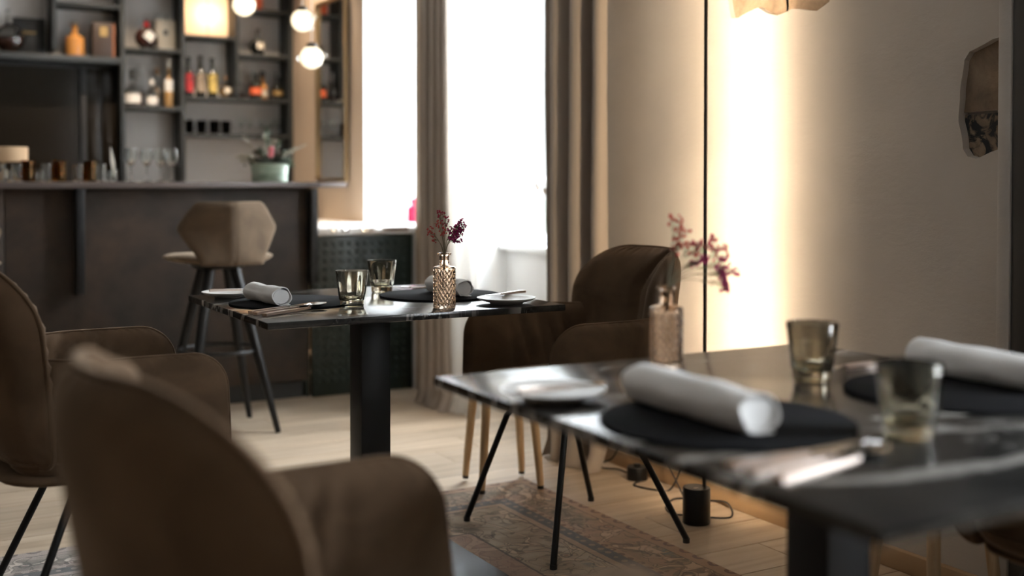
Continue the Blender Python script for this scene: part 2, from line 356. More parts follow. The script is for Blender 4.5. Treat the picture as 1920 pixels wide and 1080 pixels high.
# ------------------------------------------------------------------ mesh helpers
class MB:
    def __init__(s): s.v = []; s.f = []; s.mi = []; s.cur = 0
    def add(s, vs, fs):
        o = len(s.v); s.v += [tuple(p) for p in vs]; s.f += [tuple(i + o for i in f) for f in fs]; s.mi += [s.cur] * len(fs); return s
    def box(s, x0, x1, y0, y1, z0, z1, b=0):
        if b <= 0:
            vs = [(x, y, z) for x in (x0, x1) for y in (y0, y1) for z in (z0, z1)]
            fs = [(0, 1, 3, 2), (4, 6, 7, 5), (0, 4, 5, 1), (2, 3, 7, 6), (0, 2, 6, 4), (1, 5, 7, 3)]
            return s.add(vs, fs)
        bm = bmesh.new(); bmesh.ops.create_cube(bm, size=1)
        for v in bm.verts: v.co = Vector(((x0 + x1) / 2 + v.co.x * (x1 - x0), (y0 + y1) / 2 + v.co.y * (y1 - y0), (z0 + z1) / 2 + v.co.z * (z1 - z0)))
        bmesh.ops.bevel(bm, geom=bm.edges[:], offset=b, segments=2, affect='EDGES', profile=.5)
        return s.addbm(bm)
    def addbm(s, bm, M_=None):
        bm.verts.index_update()
        s.add([(M_ @ v.co if M_ else v.co) for v in bm.verts], [[l.index for l in f.verts] for f in bm.faces]); bm.free(); return s
    def tube(s, pts, r, n=10, cap=True, closed=False):
        P = [Vector(p) for p in pts]; N = len(P); rs = r if isinstance(r, (list, tuple)) else [r] * N
        rings = []; up = None
        for i, p in enumerate(P):
            if closed: d = P[(i + 1) % N] - P[i - 1]
            else: d = P[min(i + 1, N - 1)] - P[max(i - 1, 0)]
            d.normalize()
            if up is None: up = Vector((0, 0, 1)) if abs(d.z) < .9 else Vector((1, 0, 0))
            a = d.cross(up).normalized(); b = a.cross(d).normalized(); up = b
            rings.append([p + (a * math.cos(t) + b * math.sin(t)) * rs[i] for t in [2 * PI * k / n for k in range(n)]])
        vs = [q for rg in rings for q in rg]; fs = []
        for i in range(N if closed else N - 1):
            j = (i + 1) % N
            for k in range(n): fs.append((i * n + k, i * n + (k + 1) % n, j * n + (k + 1) % n, j * n + k))
        if cap and not closed: fs += [tuple(range(n))[::-1], tuple((N - 1) * n + k for k in range(n))]
        return s.add(vs, fs)
    def lathe(s, prof, n=32, c=(0, 0, 0), a0=0, a1=2 * PI, rad=None, M_=None):
        full = abs(a1 - a0 - 2 * PI) < 1e-6; m = n if full else n + 1; vs = []
        for (r, z) in prof:
            for k in range(m):
                t = a0 + (a1 - a0) * k / n; rr = r * (rad(t, z) if rad else 1)
                p = Vector((c[0] + rr * math.cos(t), c[1] + rr * math.sin(t), c[2] + z)); vs.append(M_ @ p if M_ else p)
        fs = []
        for i in range(len(prof) - 1):
            for k in range(n):
                k2 = (k + 1) % m
                fs.append((i * m + k, i * m + k2, (i + 1) * m + k2, (i + 1) * m + k))
        return s.add(vs, fs)
    def sphere(s, c, r, n=12, sc=(1, 1, 1)):
        prof = [(max(1e-5, math.sin(PI * i / n)), -math.cos(PI * i / n)) for i in range(n + 1)]
        vs = []; o = []
        for (a, z) in prof:
            for k in range(n * 2): t = PI * k / n; vs.append((c[0] + a * math.cos(t) * r * sc[0], c[1] + a * math.sin(t) * r * sc[1], c[2] + z * r * sc[2]))
        for i in range(n):
            for k in range(2 * n): o.append((i * 2 * n + k, i * 2 * n + (k + 1) % (2 * n), (i + 1) * 2 * n + (k + 1) % (2 * n), (i + 1) * 2 * n + k))
        return s.add(vs, o)
    def blob(s, c, r):
        vs = [(c[0] + r * x, c[1] + r * y, c[2] + r * z) for x, y, z in ((1, 0, 0), (-1, 0, 0), (0, 1, 0), (0, -1, 0), (0, 0, 1), (0, 0, -1))]
        return s.add(vs, [(0, 2, 4), (2, 1, 4), (1, 3, 4), (3, 0, 4), (2, 0, 5), (1, 2, 5), (3, 1, 5), (0, 3, 5)])
    def prism(s, pts, z0, z1):
        n = len(pts); vs = [(x, y, z0) for x, y in pts] + [(x, y, z1) for x, y in pts]
        fs = [tuple(range(n))[::-1], tuple(range(n, 2 * n))] + [(i, (i + 1) % n, n + (i + 1) % n, n + i) for i in range(n)]
        return s.add(vs, fs)
    def mesh(s, name, smooth=35):
        me = bpy.data.meshes.new(name); me.from_pydata(s.v, [], s.f); me.update()
        bm = bmesh.new(); bm.from_mesh(me); bmesh.ops.remove_doubles(bm, verts=bm.verts, dist=1e-6)
        bmesh.ops.recalc_face_normals(bm, faces=bm.faces)
        if smooth:
            a = R(smooth)
            for f in bm.faces: f.smooth = True
            for e in bm.edges:
                if len(e.link_faces) == 2 and e.calc_face_angle(0) > a: e.smooth = False
        bm.to_mesh(me); bm.free(); return me
def obj(name, mb, m, parent=None, smooth=35, loc=None, rotz=None):
    me = mb.mesh(name, smooth) if isinstance(mb, MB) else mb
    if len(me.materials) == 0: me.materials.append(M[m] if isinstance(m, str) else m)
    o = bpy.data.objects.new(name, me); COL.objects.link(o)
    if parent: o.parent = parent
    if loc: o.location = loc
    if rotz: o.rotation_euler = (0, 0, rotz)
    return o
def tag(o, label=None, cat=None, group=None, kind=None):
    if label: o['label'] = label
    if cat: o['category'] = cat
    if group: o['group'] = group
    if kind: o['kind'] = kind
    return o
def thing(name, label, cat, loc=(0, 0, 0), rotz=0, group=None):
    o = bpy.data.objects.new(name, None); COL.objects.link(o); o.empty_display_size = .1
    o.location = loc; o.rotation_euler = (0, 0, rotz); return tag(o, label, cat, group)
def solo(name, mb, m, label, cat, loc=(0, 0, 0), rotz=0, group=None, smooth=35):
    return tag(obj(name, mb, m, None, smooth, loc, rotz), label, cat, group)
def struct(name, mb, m, parent=None, smooth=35):
    o = obj(name, mb, m, parent, smooth)
    if not parent: o['kind'] = 'structure'
    return o
def dup(root, loc, rotz=0, label=None, group=None):
    r = root.copy(); COL.objects.link(r); r.location = loc; r.rotation_euler = (0, 0, rotz)
    if label: r['label'] = label
    if group: r['group'] = group
    for ch in list(root.children):
        c = ch.copy(); COL.objects.link(c); c.parent = r
        for g in ch.children:
            d = g.copy(); COL.objects.link(d); d.parent = c
    return r

# ------------------------------------------------------------------ room shell
XW = 2.54; H = 2.9; YB = 7.70; XL = -3.3; YN = -2.4; XO = 3.09
fl = tag(bpy.data.objects.new('floor', None), kind='structure'); COL.objects.link(fl)
obj('underlay', MB().box(XL, XO, YN, YB + .2, -.08, -.012), 'black', fl)
pw = .192; plank_meshes = {}
def plank(L):
    if L not in plank_meshes:
        me = MB().box(0, L, 0, pw - .0022, -.012, 0, .0018).mesh('plank', 0); me.materials.append(M['oak']); plank_meshes[L] = me
    return plank_meshes[L]
k = 0; y = 2.434 - pw * 26
offs = [.0, .9, .35, 1.3, .6, 1.1, .2]
while y < YB + .1:
    x = XL - .2 - offs[k % 7] if abs(y - 2.434) > .01 else 2.34 - 3 * 1.9
    while x < 3.0:
        L = 1.9
        if x < 2.53 and x + L > -3.3:
            if x + L > 3.05: L = round(3.05 - x, 2)
            if L > .05: obj('plank', plank(L), 'oak', fl, loc=(x, y, 0))
        x += 1.902 if L == 1.9 else L + .002
    y += pw; k += 1

struct('ceiling', MB().box(XL, XO, YN, YB + .2, H, H + .1), 'ceiling')
struct('wall_left', MB().box(XL - .1, XL, YN, YB + .2, 0, H), 'dim_wall')
struct('wall_near', MB().box(XL, XO, YN - .1, YN, 0, H), 'dim_wall')
struct('wall_back', MB().box(XL, XO, YB, YB + .12, 0, H), 'taupe_panel')

# window wall: window 2 (Y 3.95-4.98), pier, window 1 (Y 5.50-6.21), window 3 outside the frame (Y -0.75-0.5)
wr = tag(bpy.data.objects.new('wall_right', None), kind='structure'); COL.objects.link(wr)
def loop_hole(bm, pts):
    vs = [bm.verts.new((XW, p[0], p[1])) for p in pts]
    return vs, [bm.edges.new((vs[i], vs[(i + 1) % len(vs)])) for i in range(len(vs))]
def rough_loop(pts, seed, amp=.006, sub=7):
    out = []
    for i in range(len(pts)):
        a = pts[i]; b = pts[(i + 1) % len(pts)]
        for j in range(sub):
            t = j / sub; q = (a[0] + (b[0] - a[0]) * t, a[1] + (b[1] - a[1]) * t)
            n = noise.noise_vector(Vector((q[0] * 14, q[1] * 14, seed))); out.append((q[0] + n.x * amp, q[1] + n.y * amp))
    return out
hole1 = rough_loop([(3.005, 1.705), (2.985, 1.64), (2.955, 1.632), (2.90, 1.648), (2.855, 1.652), (2.80, 1.628), (2.765, 1.618), (2.70, 1.63),
                    (2.64, 1.618), (2.59, 1.612), (2.54, 1.63), (2.50, 1.69), (2.47, 1.80), (2.52, 1.92), (2.68, 1.97), (2.86, 1.95), (2.97, 1.86)], 1)
hole2 = rough_loop([(1.93, 1.462), (1.965, 1.458), (2.035, 1.432), (2.052, 1.41), (2.062, 1.33), (2.066, 1.25), (2.055, 1.175), (2.04, 1.155), (2.015, 1.15),
                    (1.97, 1.168), (1.88, 1.19), (1.80, 1.22), (1.76, 1.33), (1.82, 1.44)], 5)
bm = bmesh.new()
ov, oe = loop_hole(bm, [(1.5, 0), (3.95, 0), (3.95, H), (1.5, H)])
h1v, h1e = loop_hole(bm, hole1); h2v, h2e = loop_hole(bm, hole2)
bmesh.ops.triangle_fill(bm, use_beauty=True, use_dissolve=False, edges=oe + h1e + h2e)
for hv, he in ((h1v, h1e), (h2v, h2e)):
    cy_ = sum(v.co.y for v in hv) / len(hv); cz_ = sum(v.co.z for v in hv) / len(hv)
    prev = hv
    for dx, sc in ((.006, 1.0), (.016, .985), (.035, .975)):
        nv = [bm.verts.new((XW + dx, cy_ + (v.co.y - cy_) * sc, cz_ + (v.co.z - cz_) * sc)) for v in hv]
        for i in range(len(hv)):
            j = (i + 1) % len(hv); bm.faces.new((prev[i], prev[j], nv[j], nv[i]))
        prev = nv
mb = MB(); mb.addbm(bm)
mb.box(XW + .034, XO, 1.5, 3.95, 0, H)
mb.add([(XW, 3.95, 0), (XW + .04, 3.95, 0), (XW + .04, 3.95, H), (XW, 3.95, H)], [(0, 1, 2, 3)])
obj('plaster', mb, 'plaster', wr, 25)
def stone(poly, m, x, seed):
    bm = bmesh.new(); vs = [bm.verts.new((x, p[0], p[1])) for p in poly]
    es = [bm.edges.new((vs[i], vs[(i + 1) % len(vs)])) for i in range(len(vs))]
    bmesh.ops.triangle_fill(bm, use_beauty=True, edges=es)
    bmesh.ops.subdivide_edges(bm, edges=bm.edges[:], cuts=3, use_grid_fill=True)
    for v in bm.verts: v.co.x = x + noise.noise(Vector((v.co.y * 11, v.co.z * 11, seed))) * .007
    obj('stone', MB().addbm(bm), m, wr, 40)
stone([(3.02, 1.60), (2.74, 1.60), (2.745, 1.98), (3.02, 1.98)], 'stone', XW + .017, 1)
stone([(2.735, 1.60), (2.46, 1.60), (2.45, 1.98), (2.74, 1.98)], 'stone', XW + .021, 2)
stone([(2.08, 1.274), (1.74, 1.28), (1.74, 1.48), (2.08, 1.48)], 'stone', XW + .019, 3)
stone([(2.08, 1.14), (1.74, 1.14), (1.74, 1.272), (2.08, 1.268)], 'stone_dark', XW + .023, 4)
for (a, b) in ((YN, -.75), (.50, 1.5)): obj('plaster', MB().box(XW, XO, a, b, 0, H), 'plaster', wr)
obj('plaster', MB().box(XW, XO, 4.96, 5.50, 0, H), 'beige_wall', wr)
obj('plaster', MB().box(XW, XO, 6.21, YB, 0, H), 'beige_wall', wr)
for (a, b) in ((3.95, 4.96), (5.50, 6.21), (-.75, .50)): obj('lintel', MB().box(XW, XO, a, b, 2.5, H), 'white_wall', wr)
obj('parapet', MB().box(2.785, XO, 3.95, 4.96, 0, .755), 'white_wall', wr)
obj('parapet', MB().box(XW, XO, 5.50, 6.21, 0, .835), 'white_wall', wr)
obj('parapet', MB().box(XW, XO, -.75, .50, 0, .8), 'white_wall', wr)
# white reveals (skins on the sides of each opening)
for (a, s, sp) in ((4.96, -1, .03), (3.95, 1, .03), (6.21, -1, .0), (5.50, 1, .0)):
    t_ = .004 * s
    z0 = 0 if a < 5 else .84
    mb = MB().box(XW + .001, XO, min(a, a + t_), max(a, a + t_), z0, 2.5)
    obj('reveal', mb, 'white_wall', wr)
# pier at the right edge, then a dark door case
struct('trim_1', MB().box(XW - .09, XW, 1.842, 1.88, 0, H, .006), 'plaster')
d1 = tag(bpy.data.objects.new('door_1', None), kind='structure'); COL.objects.link(d1)
obj('door_frame', MB().box(XW - .088, XW, 1.76, 1.84, 0, 2.3, .006), 'dark_door', d1)
obj('door_frame', MB().box(XW - .088, XW, .75, .83, 0, 2.3, .006), 'dark_door', d1)
obj('door_frame', MB().box(XW - .088, XW, .83, 1.76, 2.22, 2.3, .004), 'dark_door', d1)
mb = MB().box(XW - .07, XW - .03, .83, 1.76, .005, 2.22, .003)
obj('door_leaf', mb, 'dark_door', d1)
# skirting boards
bs = tag(bpy.data.objects.new('baseboard_right', None), kind='structure'); COL.objects.link(bs)
for (a, b) in ((1.885, 2.58), (2.583, 3.94)): obj('skirting_board', MB().box(XW - .024, XW, a, b, 0, .058, .004), 'oak_trim', bs)
struct('baseboard_left', MB().box(XL, XL + .02, YN, YB, 0, .06), 'oak_trim')

def window(n, ya, yb, z0, z1=2.5, x=3.0):
    wn = tag(bpy.data.objects.new('window_%d' % n, None), kind='structure'); COL.objects.link(wn)
    fr = MB(); t = .055
    fr.box(x, x + .07, ya, ya + t, z0, z1, .005).box(x, x + .07, yb - t, yb, z0, z1, .005)
    fr.box(x, x + .07, ya + t, yb - t, z0, z0 + t, .005).box(x, x + .07, ya + t, yb - t, z1 - t, z1, .005)
    obj('window_frame', fr, 'white_paint', wn)
    mid = (ya + yb) / 2
    for (a, b) in ((ya + t, mid - .01), (mid + .01, yb - t)):
        sa = MB(); q = .045
        sa.box(x + .01, x + .06, a, a + q, z0 + t, z1 - t, .004).box(x + .01, x + .06, b - q, b, z0 + t, z1 - t, .004)
        sa.box(x + .01, x + .06, a + q, b - q, z0 + t, z0 + t + q, .003).box(x + .01, x + .06, a + q, b - q, z1 - t - q, z1 - t, .003)
        s_ = obj('sash', sa, 'white_paint', wn)
        obj('glazing_bar', MB().box(x + .02, x + .05, a + q, b - q, 1.30, 1.325), 'white_paint', s_)
        obj('glazing_bar', MB().box(x + .02, x + .05, a + q, b - q, 1.86, 1.885), 'white_paint', s_)
        obj('pane', MB().box(x + .033, x + .037, a + q - .005, b - q + .005, z0 + t + q - .005, z1 - t - q + .005), 'pane', s_)
    obj('window_handle', MB().box(x - .03, x, mid - .012, mid + .012, 1.25, 1.35, .004), 'chrome', wn)
    return wn
w2 = window(2, 3.955, 4.955, .79)
obj('window_sill', MB().box(2.735, 3.0, 3.955, 4.955, .757, .787, .006), 'white_paint', w2)
w1 = window(1, 5.505, 6.205, .86)
w3 = window(3, -.745, .495, .82)

# ------------------------------------------------------------------ cabinet beside the bar with the studded green front
t = thing('radiator_cabinet', 'dark green studded metal cabinet with a white top between bar and window', 'cabinet', (0, 0, 0))
obj('front_panel', MB().box(1.975, 2.53, 5.52, 5.545, .0, .815, .003), 'green_sheet', t)
obj('side_panel', MB().box(1.95, 1.972, 5.55, 6.9, .0, .815), 'green_sheet', t)
st = MB()
for i in range(12):
    for j in range(17):
        x = 2.005 + i * .0435; z = .775 - j * .0435
        st.lathe([(.0125, 0), (.011, -.004), (.006, -.0075), (.0005, -.0085)], 8, M_=Matrix.Translation((x, 5.5195, z)) @ Matrix.Rotation(R(-90), 4, 'X'))
o = obj('stud', st, 'green_sheet', t, 60); o['kind'] = 'stuff'
obj('top', MB().box(1.99, XW, 5.505, 6.9, .82, .853, .004).box(XW, 2.995, 5.51, 6.2, .837, .853), 'white_paint', t)
obj('reflection_strip', MB().box(2.07, 2.17, 5.502, 5.56, .832, .8545, .002), 'chrome', t)  # bright reflections on the white top, laid in as steel strips
obj('reflection_strip', MB().box(2.24, 2.50, 5.502, 5.56, .832, .8545, .002), 'chrome', t)

# ------------------------------------------------------------------ bar counter
t = thing('bar_counter', 'long rusty brown bar counter with a dark top', 'bar counter', (0, 0, 0))
obj('front_panel', MB().box(-1.55, .55, 5.53, 5.56, .09, 1.06, .002), 'rust', t)
obj('front_panel', MB().box(.553, 1.955, 5.53, 5.56, .09, 1.06, .002), 'rust', t)
obj('side_panel', MB().box(1.925, 1.955, 5.56, 6.1, .09, 1.06, .002), 'rust', t)
obj('plinth', MB().box(-1.55, 1.94, 5.56, 6.08, .0, .09), 'black', t)
obj('counter_top', MB().box(-1.6, 2.0, 5.45, 6.14, 1.06, 1.089, .003), 'counter', t)
obj('side_shelf', MB().box(2.003, 2.33, 5.95, 6.14, 1.062, 1.087, .003), 'counter', t)
for x in (-.25, .862, 1.968): obj('bracket', MB().box(x - .018, x + .018, 5.455, 5.528, .58, 1.058, .003), 'black_steel', t)

# back counter behind the bar (hidden base for the shelf)
t = thing('back_counter', 'low dark worktop behind the bar under the bottle shelf', 'counter', (0, 0, 0))
obj('body', MB().box(-1.6, 2.5, 7.12, 7.44, 0, .86, .003), 'shelf', t)
obj('worktop', MB().box(-1.62, 2.52, 7.08, 7.44, .862, .90, .003), 'counter', t)

# ------------------------------------------------------------------ bottle shelf
YS = 7.455
t = thing('bottle_shelf', 'tall anthracite wall shelf with open compartments behind the bar', 'shelf', (0, 0, 0))
obj('back_panel', MB().box(1.0, 2.53, 7.665, 7.695, .92, 2.86), 'taupe_panel', t)
obj('back_panel', MB().box(-.5, .997, 7.665, 7.695, 1.90, 2.86), 'taupe_panel', t)
for x, z0 in ((1.435, .92), (1.808, .92), (2.16, 1.66), (2.527, .92), (1.035, 1.895)):
    obj('upright', MB().box(x - .013, x + .013, YS, 7.664, z0, 2.86, .001), 'shelf', t)
for x0, x1, z in ((1.449, 1.794, 1.935), (1.449, 1.794, 1.568), (1.822, 2.146, 2.038), (1.822, 2.513, 1.642), (1.822, 2.513, 1.403),
                  (2.174, 2.513, 1.935), (2.174, 2.513, 2.235), (1.449, 1.794, 2.33), (1.049, 1.421, 2.19), (-.5, 1.421, 1.868), (1.822, 2.146, 2.45)):
    th = .022 if z != 1.868 else .04
    obj('shelf_board', MB().box(x0, x1, YS, 7.664, z - th, z, .001), 'shelf', t)
# smoked mirror niche to the left
t = thing('smoked_mirror', 'large dark smoked mirror in a black frame behind the bar', 'mirror', (0, 0, 0))
obj('glass_panel', MB().box(-.45, 1.20, 7.60, 7.61, .92, 1.80), 'dark_glass', t)
obj('frame', MB().box(-.5, 1.42, 7.612, 7.66, .905, 1.825), 'black', t)
obj('frame', MB().box(1.2, 1.235, 7.56, 7.611, .92, 1.80, .002), 'black', t)
obj('reflection_pane', MB().box(1.24, 1.325, 7.585, 7.605, .92, 1.80, .001), 'dark_glass', t)  # two panes stand in for pale window reflections in the mirror
obj('reflection_pane', MB().box(1.335, 1.417, 7.585, 7.605, .92, 1.80, .001), 'dark_glass', t)

# ------------------------------------------------------------------ wall mirror on the window wall
t = thing('wall_mirror', 'tall brass framed mirror on the beige wall beside the shelf', 'mirror', (XW, 6.69, 1.09))
obj('mirror_glass', MB().box(-.014, -.010, -.235, .235, .02, 1.10), 'mirror', t)
for a in ((-.03, -.001, -.255, -.232, 0, 1.125), (-.03, -.001, .232, .255, 0, 1.125), (-.03, -.001, -.232, .232, 0, .022), (-.03, -.001, -.232, .232, 1.103, 1.125)):
    obj('frame', MB().box(*a, .002), 'brass', t)

# ------------------------------------------------------------------ curtains
def curtain(name, label, m, y0, y1, x0, x1, folds, seed, flare=1.12, amp=.035, skew=0, ztop=2.72, pool=.03, thick=.004):
    rnd = random.Random(seed); NU, NZ = folds * 14, 40
    ph = [rnd.uniform(-.5, .5) for _ in range(folds + 2)]; am = [rnd.uniform(.65, 1.25) for _ in range(folds + 2)]
    vs = []
    for side in (0, 1):
        for j in range(NZ + 1):
            f = j / NZ; z = ztop * (1 - f) ** 1.0 + .004 * f
            for i in range(NU + 1):
                u = i / NU; q = u * folds; k = int(min(q, folds - 1e-6))
                a = amp * (am[k] * (1 - (q - k)) + am[k + 1] * (q - k)) * (.75 + .35 * f)
                w_ = math.sin(2 * PI * q + ph[k] * (1 - (q - k)) + ph[k + 1] * (q - k))
                s_ = 1 + (flare - 1) * f
                y = (y0 + y1) / 2 + (y1 - y0) * (u - .5) * s_ + .25 * a * math.sin(4 * PI * q) + skew * f
                x = (x0 + x1) / 2 + (x1 - x0) * (u - .5) + a * w_
                b = max(0, (z - .0) / .10)
                if z < .12: x -= pool * (1 - z / .12) ** 2 * (.7 + .6 * math.sin(q * 5 + 1)); y += .012 * math.sin(q * 9) * (1 - z / .12)
                x += .006 * noise.noise(Vector((u * 7, z * 2.5, seed)))
                vs.append((x - thick * side, y, z))
    fs = []; W_ = NU + 1; O_ = W_ * (NZ + 1)
    for s_ in (0, 1):
        for j in range(NZ):
            for i in range(NU): a = s_ * O_ + j * W_ + i; fs.append((a, a + 1, a + W_ + 1, a + W_))
    for i in range(NU):
        for j in (0, NZ): a = j * W_ + i; fs.append((a, a + 1, a + 1 + O_, a + O_))
    for j in range(NZ):
        for i in (0, NU): a = j * W_ + i; fs.append((a, a + W_, a + W_ + O_, a + O_))
    t = thing(name, label, 'curtain', (0, 0, 0))
    obj('cloth', MB().add(vs, fs), m, t, 60)
    return t
curtain('curtain', 'taupe floor-length curtain between the two windows', 'curtain', 5.09, 4.88, 2.395, 2.43, 4, 3, 1.3, .024)
curtain('curtain', 'off-white linen curtain hanging at the far side of the window with the pale sill', 'sheer', 4.84, 4.665, 2.43, 2.48, 2, 8, 1.15, .02)
curtain('curtain', 'taupe floor-length curtain behind the velvet chair, next to the bright lamp', 'curtain', 3.92, 3.53, 2.37, 2.43, 3, 12, .85, .05, -.02)
t = thing('curtain_rail', 'white ceiling rail carrying the curtains along the windows', 'rail', (0, 0, 0))
obj('rail', MB().box(2.36, 2.46, 3.4, 6.9, 2.74, 2.78, .004), 'white_paint', t)

# ------------------------------------------------------------------ rug
RX, RY = 2.095, 3.585
mb = MB(); NX, NY = 60, 60
mb.box(-2.4, 0, -3.2, 0, 0, .009, .003)
rg = solo('rug', mb, 'rug', 'faded oriental rug under both marble tables', 'rug', (RX, RY, .0005))

# ------------------------------------------------------------------ tables
def table(name, label, cx, cy, hx, hy, px_, py_, plate, mm='marble'):
    t = thing(name, label, 'table', (cx, cy, 0))
    obj('table_top', MB().box(-hx, hx, -hy, hy, .732, .75, .0025), mm, t)
    a = .045
    obj('pedestal', MB().box(px_ - a, px_ + a, py_ - a, py_ + a, .024, .722, .003), 'black_steel', t)
    obj('base_plate', MB().box(px_ - plate[0], px_ + plate[0], py_ - plate[1], py_ + plate[1], .0105, .0225, .002), 'black_steel', t)
    obj('mounting_plate', MB().box(px_ - .2, px_ + .2, py_ - .2, py_ + .2, .7225, .7315), 'black_steel', t)
    return t
TA = table('dining_table', 'square black marble table standing by the bar stool and the first curtain', 1.275, 3.075, .425, .385, 0.0, .0, (.245, .40))
TB = table('dining_table', 'black marble table nearest to the glowing wall', 1.30, 1.295, .435, .505, 0, .0, (.25, .35), 'marble_veined')

# ------------------------------------------------------------------ upholstered panels
def panel(nu, nv, ext, zr, mapf, T, wrinkle=None, p=8, top=.5):
    """padded panel: rows run over z, ext(z) gives its extent along u, mapf(u, z, off) -> xyz; returns mesh and border loop"""
    z0, z1 = zr; mb = MB(); grid = {}; vs = []
    def a_of(i, n): return -math.cos(PI * i / n)
    for side in (1, -1):
        for j in range(nv + 1):
            b = a_of(j, nv); z = (z0 + z1) / 2 + (z1 - z0) / 2 * b; e0, e1 = ext(z)
            for i in range(nu + 1):
                a = a_of(i, nu); u = (e0 + e1) / 2 + (e1 - e0) / 2 * a
                tt = T / 2 * math.sqrt(max(0, (1 - abs(a) ** p) * (1 - abs(b) ** p)))
                if wrinkle: tt += wrinkle(a, b, u, z, side) * min(1, tt / (T * .25))
                grid[(side, i, j)] = len(vs); vs.append(mapf(u, z, tt * side))
    fs = []
    for side in (1, -1):
        for j in range(nv):
            for i in range(nu):
                q = [grid[(side, i, j)], grid[(side, i + 1, j)], grid[(side, i + 1, j + 1)], grid[(side, i, j + 1)]]; fs.append(q)
    mb.add(vs, fs)
    loop = []
    for i in range(nu): loop.append(vs[grid[(1, i, 0)]])
    for j in range(nv): loop.append(vs[grid[(1, nu, j)]])
    for i in range(nu, 0, -1): loop.append(vs[grid[(1, i, nv)]])
    for j in range(nv, 0, -1): loop.append(vs[grid[(1, 0, j)]])
    return mb, loop
def resample(loop, step):
    P = [Vector(p) for p in loop]; out = []; acc = 0
    for i in range(len(P)):
        a, b = P[i], P[(i + 1) % len(P)]; L = (b - a).length
        while acc < L: out.append(a.lerp(b, acc / L)); acc += step
        acc -= L
    return out
def rounded(z, z0, z1, e0, e1, r0t, r1t, r0b, r1b):
    """extent with four rounded corners (radius at low-u/high-u, top/bottom)"""
    a, b = e0, e1
    def cut(r, d): return r - math.sqrt(max(0, r * r - (r - d) ** 2)) if d < r else 0
    a += max(cut(r0t, z1 - z), cut(r0b, z - z0)); b -= max(cut(r1t, z1 - z), cut(r1b, z - z0)); return a, b

